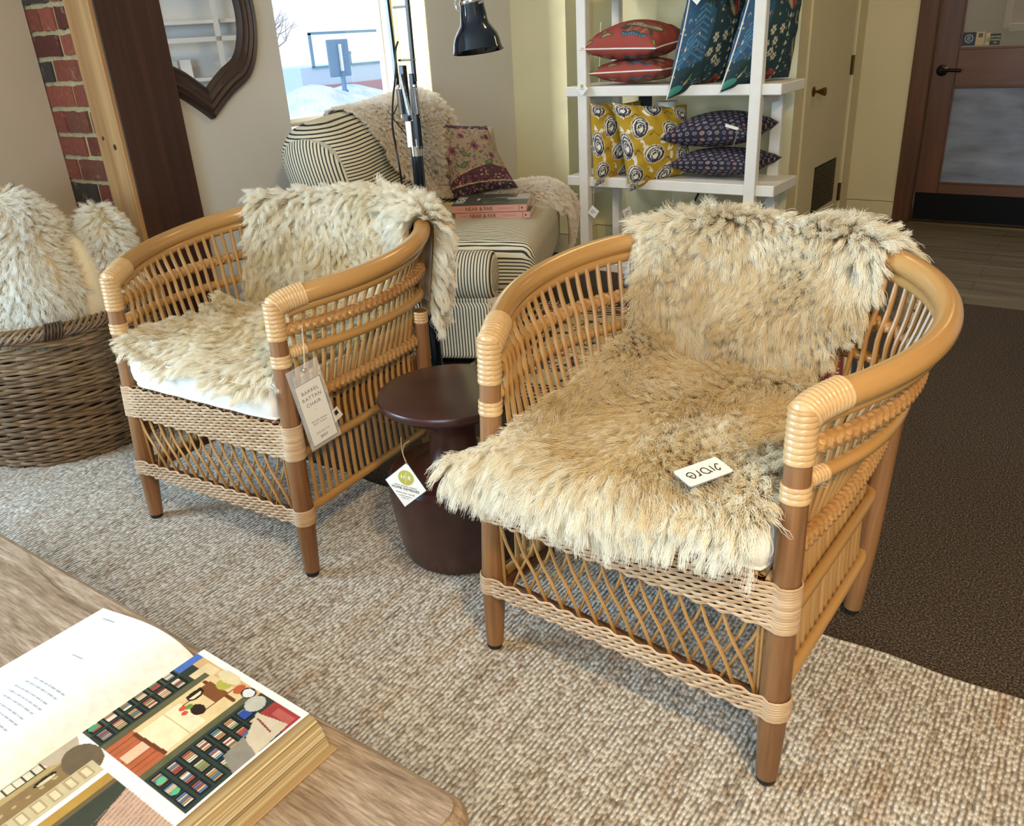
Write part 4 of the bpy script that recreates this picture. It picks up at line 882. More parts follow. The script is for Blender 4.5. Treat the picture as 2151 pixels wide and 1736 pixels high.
pp = [(x, .165, .482) for x in np.linspace(-.45, .15, 12)]+[(.165+.012*sin(t), .16+.02+.0*t, .48) for t in (0,)]+[(.183+.02*sin((y-.14)/.88*pi), y, .474+.008*sin((y-.14)/.88*pi)) for y in np.linspace(.2, .97, 26)]+[(x, .998, .48) for x in np.linspace(.15, -.45, 10)]
G().tube(crv(np.array(pp), 140), .0055, 8).build('piping', M_['cotton'], sc_)
rbox(G(), .02, .075, .15, 1.01, .05, .30, .02, 1).build('front_panel', TK, sf)
for x in (-.46, .0):
    for y in (.06, 1.10): G().tube([(x, y, 0), (x, y, .06)], np.array([.014, .022]), 10).build('leg', M_['black'], sf)
# pillows
def pillow(name, C4, half, cf, cb_, mat, label, cat='cushion', group=None, pipe=None, lift=0, N=150, side=1, wr=.006, ears=.07):
    bl, br, tr, tl = [A3(*c) for c in C4]; a = np.sin(np.linspace(-pi/2, pi/2, N)); U, V = np.meshgrid(a, a, indexing='ij')
    def pos(U, V): U2 = U*(1-ears*(1-V**2)); V2 = V*(1-ears*(1-U**2)); s = (U2+1)/2; t = (V2+1)/2; s = s[..., None]; t = t[..., None]; return bl*(1-s)*(1-t)+br*s*(1-t)+tr*s*t+tl*(1-s)*t
    P = pos(U, V); nrm = np.cross(br-bl, tl-bl); nrm /= np.linalg.norm(nrm); hh = np.clip((1-U**2)*(1-V**2), 0, 1)**.45
    P = P+A3(0, 0, lift)*np.clip((1-U**2)*(1-V**2), 0, 1)[..., None]**.5
    w = wr*(np.sin(U*17+V*5)*np.exp(-((np.abs(V)-.8)/.25)**2)+np.sin(V*15-U*4)*np.exp(-((np.abs(U)-.8)/.25)**2))*hh
    g = G(); aw = lambda q: np.clip(.5+.5*(.4*q+.6*np.arcsin(np.clip(q, -1, 1))/(pi/2)), 0, 1); ks = aw(U); kt = aw(V)
    for sg, cv_ in ((1, cf), (-1, cb_)): g.grid(P+nrm*sg*((half*hh+w)[..., None]), None if cv_ is None else cv_.sample(ks, kt), flip=sg < 0)
    o = g.build(name, mat, None, ang=180); tag(o, label, cat, group)
    if pipe:
        q = np.linspace(-1, 1, 40); E = np.vstack([pos(q, -1+0*q), pos(1+0*q, q)[1:], pos(-q, 1+0*q)[1:], pos(-1+0*q, -q)[1:-1]]); E = E+A3(0, 0, 0)
        G().tube(E, .004, 6, closed=True).build('piping', pipe, o)
    return o
CL = vcol('printed_cotton', .85, .2)
# floral cushion on the armchair
fl = Canvas(260, 260, '9a876e')
fl.rect(0, .0, 1, .17, '2b2230'); fl.rect(0, .17, 1, .19, 'b89a70'); fl.poly([(0, .19), (1, .19), (1, .34), (.7, .40), (.3, .30), (0, .22)], '4a2a34'); fl.rect(0, .86, 1, 1, '3a2a3a'); fl.line([(0, .86), (1, .84)], .006, 'b09468'); fl.line([(0, .22), (.3, .31), (.7, .41), (1, .35)], .006, 'b99a72')
for i in range(620):
    x, y = rng.random(2); dark = y < .36 or y > .86; c = (['8a3a48', 'b59a80', '5a4a6a', 'a06070'] if dark else ['6e4248', '3f5438', '5a4e5e', '7a4e4e', '6a5c4c'])[rng.integers(4)]
    fl.ell(x, y, rng.uniform(.008, .02), rng.uniform(.005, .012), c, rng.random()*3, .55 if i % 2 else 0)
for x, y, r in ((.14, .68, .055), (.30, .56, .05), (.18, .46, .045), (.62, .62, .05), (.8, .5, .04), (.5, .75, .04), (.85, .74, .04)):
    for k in range(9): fl.ell(x+r*.7*cos(k*.698), y+r*.7*sin(k*.698), r*.42, r*.26, '7d4048', k*.698)
    fl.ell(x, y, r*.42, r*.42, '2a2a48')
for x, y, rt in ((.38, .40, .4), (.45, .52, -.5), (.72, .42, .3)): fl.ell(x, y, .07, .025, '4a5a3c', rt); fl.ell(x, y, .045, .012, '6f7a50', rt)
fl.line([(.1, .3), (.2, .5), (.35, .6), (.5, .55), (.7, .7)], .004, '6a3a40')
SM = xf((-1.99, 2.51, 0), radians(25))
def sl(*p): return tuple((SM@A3(*p, 1))[:3])
pillow('grey_pillow', [sl(-.36, .86, .56), sl(-.03, .98, .57), sl(-.12, 1.08, .86), sl(-.44, 1.0, .89)], .05, None, None, cloth('taupe_linen', 'a19484'), 'taupe linen cushion tucked behind the floral cushion on the striped armchair')
pillow('floral_pillow', [sl(-.27, .80, .565), sl(.03, .86, .60), sl(-.13, .98, .875), sl(-.43, .92, .915)], .055, fl, fl, CL, 'dark floral tapestry cushion leaning on the striped armchair')
# books on the seat
pk = plain('salmon_pink_spine', 'c89284', .6); bkp = plain('cream_pages', 'e4d8c4', .7)
def book(loc, rz, w, d, h, label, seed):
    b = empty('hardback_book', loc, rz, label, 'book', 'pink-spined hardbacks on the armchair')
    G().box(0, w, 0, d, 0, .003, .0008).box(0, w, 0, .004, .0, h, .0012).box(0, w, 0, d, h-.003, h, .0008).build('cover', pk, b, smooth=False)
    G().box(.003, w-.004, .004, d-.004, .0032, h-.0032).build('page_block', bkp, b, smooth=False)
    r = np.random.default_rng(seed); cv = Canvas(160, 120, '39423c'); 
    for i in range(60): cv.ell(r.uniform(.3, 1), r.random(), r.uniform(.02, .09), r.uniform(.01, .04), ['56604a', '2a302c', '7a8468', '8a7a6a', '4a5440'][r.integers(5)], 0, 0, .8)
    cv.rect(.70, .45, .9, .62, 'a8a49c'); cv.rect(.82, .45, 1, .95, 'a89c98'); cv.rect(.30, .44, .34, .6, 'cfd0c0'); cv.rect(0, 0, .17, 1, '3b4450')
    U, V = np.meshgrid(np.linspace(0, 1, 60), np.linspace(0, 1, 50), indexing='ij'); G().grid(np.stack([U*w, V*d, 0*U+h+.0004], -1), cv.sample(U, V)).build('printed_cover_picture', vcol('cover_print', .3), b)
    MB = frame((w/2, -.0004, h/2), (1, 0, 0), (0, 0, 1)); dk = plain('dark_brown_print', '4a2420', .6); br_ = plain('rose_print', '9a665c', .6)
    text('NEAR & FAR', h*.72, dk, b, MB@xf((-w*.13, 0, .0)), ext=.0001); text('LISA FINE', h*.26, br_, b, MB@xf((-w*.39, 0, 0)), ext=.0001); text('INTERIORS I LOVE', h*.26, br_, b, MB@xf((w*.22, 0, 0)), ext=.0001)
    G().box(w*.90, w*.905, -.0007, 0, h*.1, h*.9).build('spine_rule', dk, b, smooth=False); G().prism([(w*.93, h*.3), (w*.955, h*.5), (w*.93, h*.7)], 0, .0006, M=frame((0, 0, 0), (1, 0, 0), (0, 0, 1))).build('spine_mark', dk, b, smooth=False)
    MTp = frame((w*.085, d*.5, h+.0006), (0, 1, 0), (-1, 0, 0)); text('NEAR', d*.22, M_['paper'], b, MTp, ext=.0001); return b
book(sl(-.19, .47, .532), radians(25+3), .335, .27, .030, 'lower of the two pink-spined hardbacks on the striped armchair', 1)
book(sl(-.205, .465, .563), radians(25+4), .335, .27, .031, 'upper pink-spined hardback with dark garden cover on the striped armchair', 2)
b3 = empty('cream_book', sl(-.35, .52, .535), radians(25+12), 'cream covered book lying left of the pink hardbacks', 'book'); G().box(0, .16, 0, .22, 0, .024, .002).build('cover', plain('cream_cloth_cover', 'cdbf9c', .7), b3, smooth=False)
text('CV', .03, plain('tan_print', 'a08a5c', .7), b3, xf((.1, .12, .0245)), ext=.0002)
pc2 = empty('price_card', sl(.085, .03, .27), radians(25), 'cream price card hanging at the front corner of the striped armchair', 'price card')
MQ2 = frame((0, 0, 0), (.86, .50, .10), (.10, .0, 1)); G().box(-.055, .055, -.05, .05, 0, .0008, M=MQ2).build('card', plain('cream_price_card', 'ddd3c2', .6), pc2, smooth=False)
text('John D', .019, M_['ink'], pc2, MQ2@xf((-.015, .022, .001))); text('Mea', .019, M_['ink'], pc2, MQ2@xf((-.027, .0, .001)))

# ------------------------------------------------------------------ black anglepoise floor lamp
LX, LY = -1.893, 2.12
lp = empty('floor_lamp', (LX, LY, 0), radians(10), 'black jointed floor lamp with chrome springs and a bell shade', 'floor lamp')
NV = M_['navy']; CR = M_['chrome']
G().lathe([(.001, 0), (.15, 0), (.152, .012), (.14, .022), (.03, .03), (.02, .04), (.001, .04)], 48).build('base', NV, lp)
G().tube([(0, 0, .03), (0, 0, .93)], .0195, 20).build('pole', NV, lp); G().tube(dense([(0, 0, .925), (0, 0, .955)], .002), .0205, 20).build('collar', CR, lp)
G().box(-.026, -.004, -.012, .012, .95, 1.035, .002).box(.006, .012, -.012, .012, .95, .98, .002).build('bracket', CR, lp, smooth=False)
G().box(-.030, -.012, -.011, .011, 1.03, 1.20, .002).box(.004, .020, -.011, .011, .945, 1.175, .002).build('lower_plates', NV, lp, smooth=False)
G().box(-.026, -.014, -.006, .006, 1.14, 1.66, .002).build('arm_bar', NV, lp, smooth=False, M=xf((-.004, 0, 0), 0, 0, radians(-1.2)))
G().box(-.006, .007, -.006, .006, 1.15, 1.66, .002).build('arm_bar', NV, lp, smooth=False, M=xf((.014, 0, 0), 0, 0, radians(.2)))
for z in (1.045, 1.215, 1.365): G().tube([(-.034, 0, z), (.028, 0, z)], .0035, 8).build('cross_pin', CR, lp)
def spring(p, q, r, turns, nm='spring'):
    p, q = A3(*p), A3(*q); t = np.linspace(0, 1, turns*10); d = q-p; d /= np.linalg.norm(d); e1 = np.cross(d, A3(0, 1, 0)); e1 /= np.linalg.norm(e1); e2 = np.cross(d, e1)
    P = p+(q-p)*t[:, None]+r*(np.cos(t*turns*2*pi)[:, None]*e1+np.sin(t*turns*2*pi)[:, None]*e2); return G().tube(P, .0013, 5).build(nm, CR, lp)
spring((-.032, -.014, 1.055), (-.036, -.014, 1.13), .0085, 26); spring((-.002, -.016, 1.05), (-.022, -.016, 1.175), .007, 34); spring((.028, -.014, 1.055), (.024, -.014, 1.135), .0085, 26)
g = G()
for x in (-.036, .024): g.lathe([(.001, -.006), (.006, -.003), (.006, .003), (.001, .006)], 12, c=(x, -.014, 1.14))
g.tube([(-.034, -.014, 1.045), (-.034, -.014, 1.055)], .003, 6); g.build('spring_caps', CR, lp)
G().tube(crv([(-.022, -.01, 1.27), (-.034, -.012, 1.24), (-.04, -.014, 1.18), (-.062, -.012, 1.10), (-.076, -.01, 1.02), (-.078, 0, .95), (-.072, .0, .88), (-.076, .01, .8), (-.07, .02, .5), (-.03, .03, .08), (.02, .12, .012)], 90), .0032, 8).build('cord', M_['black'], lp)
g = G(); g.tube([(-.072, -.01, 1.045), (-.022, -.01, .985)], .0018, 5); g.tube([(-.072, -.01, 1.05), (-.036, -.01, 1.10)], .0018, 5); g.build('cord_guide', M_['black'], lp)
# upper arm and shade
ax_ = A3(.325, .02, 1.305); tp = A3(.30, .02, 1.44)
G().tube([(.0, 0, 1.655), (.14, .01, 1.49), (.232, -.005, 1.385)], .0055, 8).tube([(.018, 0, 1.67), (.15, .01, 1.52), (.24, -.005, 1.40)], .0055, 8).build('upper_arm', NV, lp)
G().tube(crv([(.205, -.02, 1.383), (.196, -.022, 1.368), (.199, -.024, 1.348), (.211, -.024, 1.338)], 12), .0022, 6).build('spring_clip', CR, lp)
shp = [(.001, .20), (.016, .20), (.027, .195), (.030, .18), (.0305, .165), (.033, .15), (.040, .10), (.0415, .085), (.047, .072), (.058, .058), (.066, .044), (.0715, .028), (.0745, .010), (.0775, .001), (.0765, 0), (.073, .006), (.069, .028), (.055, .056), (.038, .085), (.02, .15)]
SHM = xf((.252, .0, 1.228), 0, radians(-4), radians(-7))
sh = G().lathe(shp, 48, caps=False, M=SHM).build('bell_shade', NV, lp, ang=60)
G().tube(np.array([(SHM@A3(.0365*cos(t), .0365*sin(t), .135, 1))[:3] for t in np.linspace(0, 2*pi, 36, endpoint=False)]), .0032, 6, closed=True, flat=(2.0, .6), up=(0, 0, 1)).tube([(.28, -.03, 1.358), (.296, -.032, 1.361)], .0045, 8).build('shade_band', CR, lp)

# ------------------------------------------------------------------ white shelving unit
su = empty('shelving_unit', (-1.95, 4.25, 0), label='white painted open shelving unit stacked with patterned cushions', cat='shelving'); MS_ = xf((1.95, -4.25, 0)); WP = M_['white_paint']
for x0 in (-2.445, -1.50):
    G().box(x0, x0+.056, 4.062, 4.108, 0, 2.3, .003).build('front_post', WP, su, smooth=False, M=MS_)
    G().box(x0+(.03 if x0 < -2 else 0), x0+.076+(0 if x0 < -2 else -.02), 4.385, 4.43, 0, 2.3, .003).build('back_post', WP, su, smooth=False, M=MS_)
for z0, z1 in ((.0, .05), (.473, .526), (.942, .992), (1.42, 1.47), (1.9, 1.95)):
    G().box(-2.53, -1.352, 4.076, 4.42, z0, z1, .004).build('shelf_board', WP, su, smooth=False, M=MS_)
for z in (.93, .46): 
    for x in (-2.42, -1.475): G().box(x-.012, x+.012, 4.1, 4.39, z-.04, z, .002).build('side_rail', WP, su, smooth=False, M=MS_)
G().tube(crv([(-2.50, 4.42, 1.3), (-2.52, 4.40, .75), (-2.545, 4.36, .62), (-2.552, 4.34, .45), (-2.545, 4.33, .3), (-2.56, 4.34, .01)], 50), .0028, 6).build('white_cord', M_['cotton'], su, M=MS_)

red = Canvas(240, 240, '9c4438')
def flower(c, x, y, r, col, cc, n=6):
    for k in range(n): c.ell(x+r*.6*cos(k*2*pi/n), y+r*.6*sin(k*2*pi/n), r*.4, r*.26, col, k*2*pi/n)
    c.ell(x, y, r*.25, r*.25, cc)
# spotted running hare, curling stems, blue ground, leaves
for P in ([(.1, .2), (.2, .35), (.35, .45), (.42, .62), (.38, .75)], [(.45, .5), (.6, .6), (.75, .62)], [(.5, .9), (.6, .8), (.85, .85)], [(.1, .9), (.25, .8), (.3, .9)]): red.line(P, .0035, '6a2c2e')
for x, y in ((.38, .75), (.75, .62), (.30, .9), (.2, .6), (.6, .9)): red.ell(x, y, .035, .03, '6a2c2e', 0, .8)
red.poly([(.46, .30), (.52, .38), (.60, .40), (.72, .38), (.80, .44), (.86, .46), (.88, .42), (.84, .36), (.80, .30), (.84, .22), (.80, .20), (.74, .28), (.60, .28), (.50, .20), (.46, .22), (.50, .29)], '4c4638'); red.poly([(.49, .31), (.53, .365), (.60, .385), (.72, .365), (.80, .42), (.85, .44), (.86, .42), (.82, .36), (.78, .30), (.60, .295)], 'a69a78')
for i in range(26): red.ell(.52+rng.random()*.28, .31+rng.random()*.06, .007, .006, '4c4638')
red.poly([(.80, .44), (.76, .50), (.79, .50), (.83, .455)], '8a7c60')
for k in range(9): red.ell(.52+k*.03, .16, .02, .035, '2f4a5c'); red.ell(.52+k*.03, .15, .01, .02, '5a7a8c')
for k in range(8): red.line([(.55+k*.025, .20), (.56+k*.03, .27)], .004, ['c89a60', '5a7048', '8a3434'][k % 3])
for x, y, rt in ((.08, .12, .5), (.15, .07, .2), (.9, .12, 2.2), (.1, .5, 1), (.35, .14, .3), (.92, .75, 1.2)): red.ell(x, y, .075, .03, '46523c', rt); red.ell(x, y, .05, .014, 'a89a4a', rt)
flower(red, .3, .2, .05, '3f4858', 'c8a860'); flower(red, .7, .75, .05, '7a2c30', 'c8a860'); flower(red, .12, .35, .04, '3f4858', 'c08050')
teal = Canvas(240, 240, '1c383c')
teal.poly([(0, .30), (.30, .35), (.36, .7), (.1, .8), (0, .75)], '27506a')
for k in range(9): teal.line([(.0+.02*k, .30+.05*k), (.14+.012*k, .42+.04*k), (.28, .36+.045*k)], .006, '4a7896')
for i in range(300):
    x, y = rng.random(2); c = ['b9b49a', '8c9c84', '3f7080', 'c9c2a6', '5e8a90', 'a04a44'][rng.integers(6)] if i % 9 else 'a04038'; teal.ell(x, y, rng.uniform(.005, .014), rng.uniform(.003, .008), c, rng.random()*3, .5 if i % 3 == 0 else 0)
for k in range(14): teal.ell(.62, .06+k*.065, .014, .018, 'c9c2a8')
for x, y in ((.46, .42), (.40, .50), (.52, .50), (.44, .34), (.50, .30), (.36, .40)): flower(teal, x, y, .036, 'c4bc9e', '24464f', 6)
for x, y in ((.60, .70), (.30, .88), (.85, .3)):
    teal.poly([(x-.09, y+.10), (x-.05, y+.12), (x-.02, y+.02), (x+.05, y-.06), (x+.02, y-.08), (x-.05, y-.02)], 'a89468'); teal.poly([(x, y+.03), (x+.06, y+.05), (x+.08, y-.06), (x+.03, y-.08)], '9a3a34'); teal.line([(x+.02, y+.07), (x+.08, y+.06), (x+.09, y-.05)], .006, 'c9a890')
teal.ell(.55, .12, .07, .06, '8c3a30'); teal.ell(.55, .10, .045, .03, '5a2420'); teal.ell(.08, .12, .10, .05, '3f8a78', .3)
for x, y, rt in ((.2, .2, .8), (.75, .55, 1.9), (.8, .8, 1.2), (.9, .5, 2)): teal.ell(x, y, .05, .012, 'b9a878', rt); teal.ell(x+.02, y+.03, .03, .01, '6a8a4a', rt+.6)
yel = Canvas(240, 240, 'b8951e')
for i in range(60): x, y = rng.random(2); yel.ell(x, y, .05, .02, 'e8e2cf', rng.random()*3)
for i in range(60): x, y = rng.random(2); yel.ell(x, y, .05, .022, 'b8951e', rng.random()*3)
for i, (x, y) in enumerate(((.14, .86), (.50, .90), (.84, .80), (.30, .66), (.66, .60), (.95, .50), (.08, .50), (.42, .38), (.78, .32), (.16, .22), (.52, .12), (.90, .10), (.06, .04))):
    rt = (i*1.3) % 3; yel.ell(x, y, .125, .095, 'ece7da', rt)
    for q, (ra, rb) in enumerate(((.118, .088), (.096, .070), (.074, .054), (.052, .038))): yel.ell(x+.008*(q % 2), y-.006*q, ra, rb, '37343c', rt+.1*q, .88-.05*q)
    yel.ell(x-.01, y, .009, .012, '26242a'); yel.ell(x+.014, y+.006, .009, .012, '26242a')
    yel.line([(x+.10, y-.09), (x+.15, y-.05), (x+.2, y-.1)], .004, '37343c')
nav = Canvas(200, 200, '1c1b2e')
for r in range(15):
    for q in range(15): x = (q+.5*(r % 2)+.3)/15; y = (r+.5)/15; nav.ell(x, y, .018, .021, ['8c8290', 'a87f78', '776c80', '8a8478'][(r*7+q*3) % 4]); nav.ell(x, y, .008, .009, '2a2438')
for x, y, c in ((.06, .14, 'a04a50'), (.10, .24, '4a5a44'), (.03, .05, '9a8a70'), (.94, .2, '7a3a40'), (.05, .85, '8a4048'), (.95, .9, '6a4a50')): flower(nav, x, y, .07, c, 'b09a80', 5)
gs = Canvas(200, 80, 'b4b2ac')
for k in range(9): gs.rect(k/9, 0, k/9+.05, 1, ['8d8a86', '9a8f8c', 'd0cec6'][k % 3]); gs.rect(k/9+.07, 0, k/9+.078, 1, '7a7876')
WPp = M_['cotton']
pillow('red_cushion', [(-2.395, 4.085, 1.055), (-1.965, 4.085, 1.065), (-1.95, 4.37, 1.065), (-2.37, 4.37, 1.06)], .062, red, red, CL, 'lower of the two coral red printed cushions on the white shelves', 'cushion', 'patterned cushions on the white shelves', WPp)
pillow('red_cushion', [(-2.425, 4.06, 1.175), (-1.985, 4.05, 1.165), (-1.93, 4.37, 1.20), (-2.36, 4.39, 1.20)], .095, red, red, CL, 'upper coral red cushion printed with a spotted hare on the white shelves', 'cushion', 'patterned cushions on the white shelves', WPp, .02)
pillow('teal_cushion', [(-1.905, 4.02, .93), (-1.70, 4.36, 1.0), (-1.66, 4.38, 1.50), (-1.79, 4.04, 1.47)], .105, teal, teal, CL, 'left of the two teal bird-print cushions standing on the upper shelf', 'cushion', 'patterned cushions on the white shelves', WPp)
pillow('teal_cushion', [(-1.635, 4.03, .96), (-1.42, 4.37, 1.0), (-1.39, 4.38, 1.50), (-1.525, 4.13, 1.47)], .10, teal, teal, CL, 'right teal bird-print cushion standing partly behind the white post', 'cushion', 'patterned cushions on the white shelves', WPp)
pillow('yellow_cushion', [(-2.325, 4.02, .482), (-2.20, 4.36, .54), (-2.22, 4.36, .90), (-2.38, 4.08, .91)], .065, yel, yel, CL, 'narrow-looking left yellow swirl-print cushion beside the left white post', 'cushion', 'patterned cushions on the white shelves')
pillow('yellow_cushion', [(-2.115, 4.02, .465), (-1.87, 4.28, .54), (-1.93, 4.32, .88), (-2.235, 4.06, .915)], .085, yel, yel, CL, 'right yellow swirl-print cushion facing the room more squarely', 'cushion', 'patterned cushions on the white shelves')
pillow('navy_cushion', [(-1.94, 4.12, .60), (-1.50, 4.14, .605), (-1.42, 4.37, .62), (-1.89, 4.37, .61)], .07, nav, nav, CL, 'lower of the two dark navy dotted cushions on the lower shelf', 'cushion', 'patterned cushions on the white shelves')
pillow('navy_cushion', [(-1.985, 4.11, .73), (-1.52, 4.13, .755), (-1.45, 4.37, .79), (-1.88, 4.37, .77)], .085, nav, nav, CL, 'upper dark navy dotted cushion with a zip and fabric label', 'cushion', 'patterned cushions on the white shelves', None, .01)
pillow('grey_striped_cushion', [(-2.0, 4.12, .06), (-1.58, 4.12, .06), (-1.60, 4.22, .40), (-1.98, 4.22, .37)], .11, gs, gs, CL, 'grey striped cushion on the bottom shelf just above the fleece', 'cushion', 'patterned cushions on the white shelves', None, 0, 60, ears=-.02)
vs_ = G().lathe([(.001, 0), (.07, 0), (.10, .05), (.115, .15), (.10, .26), (.06, .33), (.05, .36), (.055, .375), (.001, .375)], 40).build('white_vase', plain('white_ceramic', 'dedad0', .3), None); vs_.location = (-2.02, 4.27, .526); tag(vs_, 'round white ceramic vase behind the yellow cushions', 'vase')
# hanging tags on the shelves
def swing(name, loc, s, rot, label, kind='price'):
    e_ = empty(name, loc, 0, label, 'tag', 'paper tags on the shelf cushions'); M = frame((0, 0, -s*.95), (cos(rot), 0, sin(rot)), (-sin(rot), 0, cos(rot)))
    G().box(-s/2, s/2, -s/2, s/2, 0, .0008, M=M).build('card', M_['paper'], e_, smooth=False)
    if kind == 'price':
        G().box(-s*.3, s*.28, s*.06, s*.12, .0008, .0012, M=M@xf((0, 0, 0), pi/2*0)).box(-s*.3, s*.1, -s*.12, -s*.09, .0008, .0012, M=M).box(-s*.3, s*.05, -s*.2, -s*.17, .0008, .0012, M=M).build('printed_lines', M_['ink'], e_, smooth=False)
    else:
        G().lathe([(.001, 0), (s*.2, 0), (s*.2, .0004), (.001, .0004)], 24, M=M@xf((s*.15, s*.15, .0009))).build('green_circle', lime, e_, smooth=False); G().box(-s*.4, s*.2, -.0008, .0008, .0008, .0012, M=M@xf((0, -s*.1, 0), -pi/4)).build('printed_line', M_['ink'], e_, smooth=False)
    G().tube([(0, .002, 0), (0, 0, -s*.95+s*.62)], .0008, 4).build('thread', M_['cotton'], e_)
    return e_
swing('shop_tag', (-2.405, 4.045, 1.035), .052, pi/4, 'white diamond shop tag on the corner of the lower red cushion', 'shop')
swing('price_tag', (-1.755, 4.0, 1.46), .070, radians(-42), 'white barcode tag on the left teal cushion'); swing('price_tag', (-1.56, 4.0, 1.485), .070, radians(-42), 'white barcode tag on the right teal cushion')
e_ = swing('price_tag', (-2.325, 4.01, .40), .052, radians(-35), 'white barcode tag dangling under the left yellow cushion'); G().tube([(0, 0, 0), (0, .008, .08)], .0008, 4).build('thread', M_['cotton'], e_)
e_ = swing('price_tag', (-2.115, 4.01, .41), .052, radians(20), 'thin edge-on tag dangling under the right yellow cushion'); e_.rotation_euler = (0, 0, radians(62)); G().tube([(0, 0, 0), (0, .008, .06)], .0008, 4).build('thread', M_['cotton'], e_)
fb = empty('fabric_label', (-1.575, 4.06, .80), label='white fabric label with cord tassel on the upper navy cushion', cat='label'); G().box(-.035, .035, -.0006, .0006, -.007, .007, M=xf((0, 0, 0), 0, 0, radians(14))).build('label_strip', M_['cotton'], fb, smooth=False); G().tube(crv([(.03, 0, -.01), (.022, 0, -.05), (.012, .0, -.09)], 10), .003, 6).build('tassel', M_['greyink'], fb)
dc = G().tube(crv([(-1.90, 4.45, .47), (-1.905, 4.46, .40), (-1.92, 4.44, .34), (-1.91, 4.45, .2), (-1.9, 4.47, .01)], 24), .007, 8).build('extension_cable', plain('dark_green_cord', '1c2f2a', .6)); tag(dc, 'dark green cable hanging behind the bottom of the white shelves', 'cable')
nb = G().box(-2.235, -2.16, 4.36, 4.38, .55, .945, .004).build('dark_board', plain('dark_slate_board', '23232a', .6), None, smooth=False); tag(nb, 'dark narrow board standing behind the two yellow cushions', 'board')
# ------------------------------------------------------------------ sheepskins: hide sheet plus wool locks
def sfield(U, V, seed, k=6, fmin=1, fmax=7):
    r = np.random.default_rng(seed); o = 0*U
    for _ in range(k): a, b = r.uniform(-fmax, fmax, 2); o = o+np.sin(a*U*2+b*V*2+r.uniform(0, 6))
    return o/math.sqrt(k)
def wool(name, root, tan, white, sheen=.25):
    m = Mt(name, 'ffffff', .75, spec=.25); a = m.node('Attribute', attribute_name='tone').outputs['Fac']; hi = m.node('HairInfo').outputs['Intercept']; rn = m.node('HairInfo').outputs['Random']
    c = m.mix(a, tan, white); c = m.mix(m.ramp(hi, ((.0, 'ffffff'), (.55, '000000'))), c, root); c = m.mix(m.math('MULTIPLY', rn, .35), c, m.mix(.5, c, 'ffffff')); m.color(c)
    tr = m.node('BsdfTranslucent'); m.l.new(c, tr.inputs[0]); mx = m.node('MixShader', i_0=.30); m.l.new(m.b.outputs[0], mx.inputs[1]); m.l.new(tr.outputs[0], mx.inputs[2]); m.l.new(mx.outputs[0], m.n['Material Output'].inputs[0]); return m.m
HIDE = cloth('suede_hide', 'cdb592', 300, .3); HIDEW = cloth('cream_suede', 'e0cfae', 300, .3)
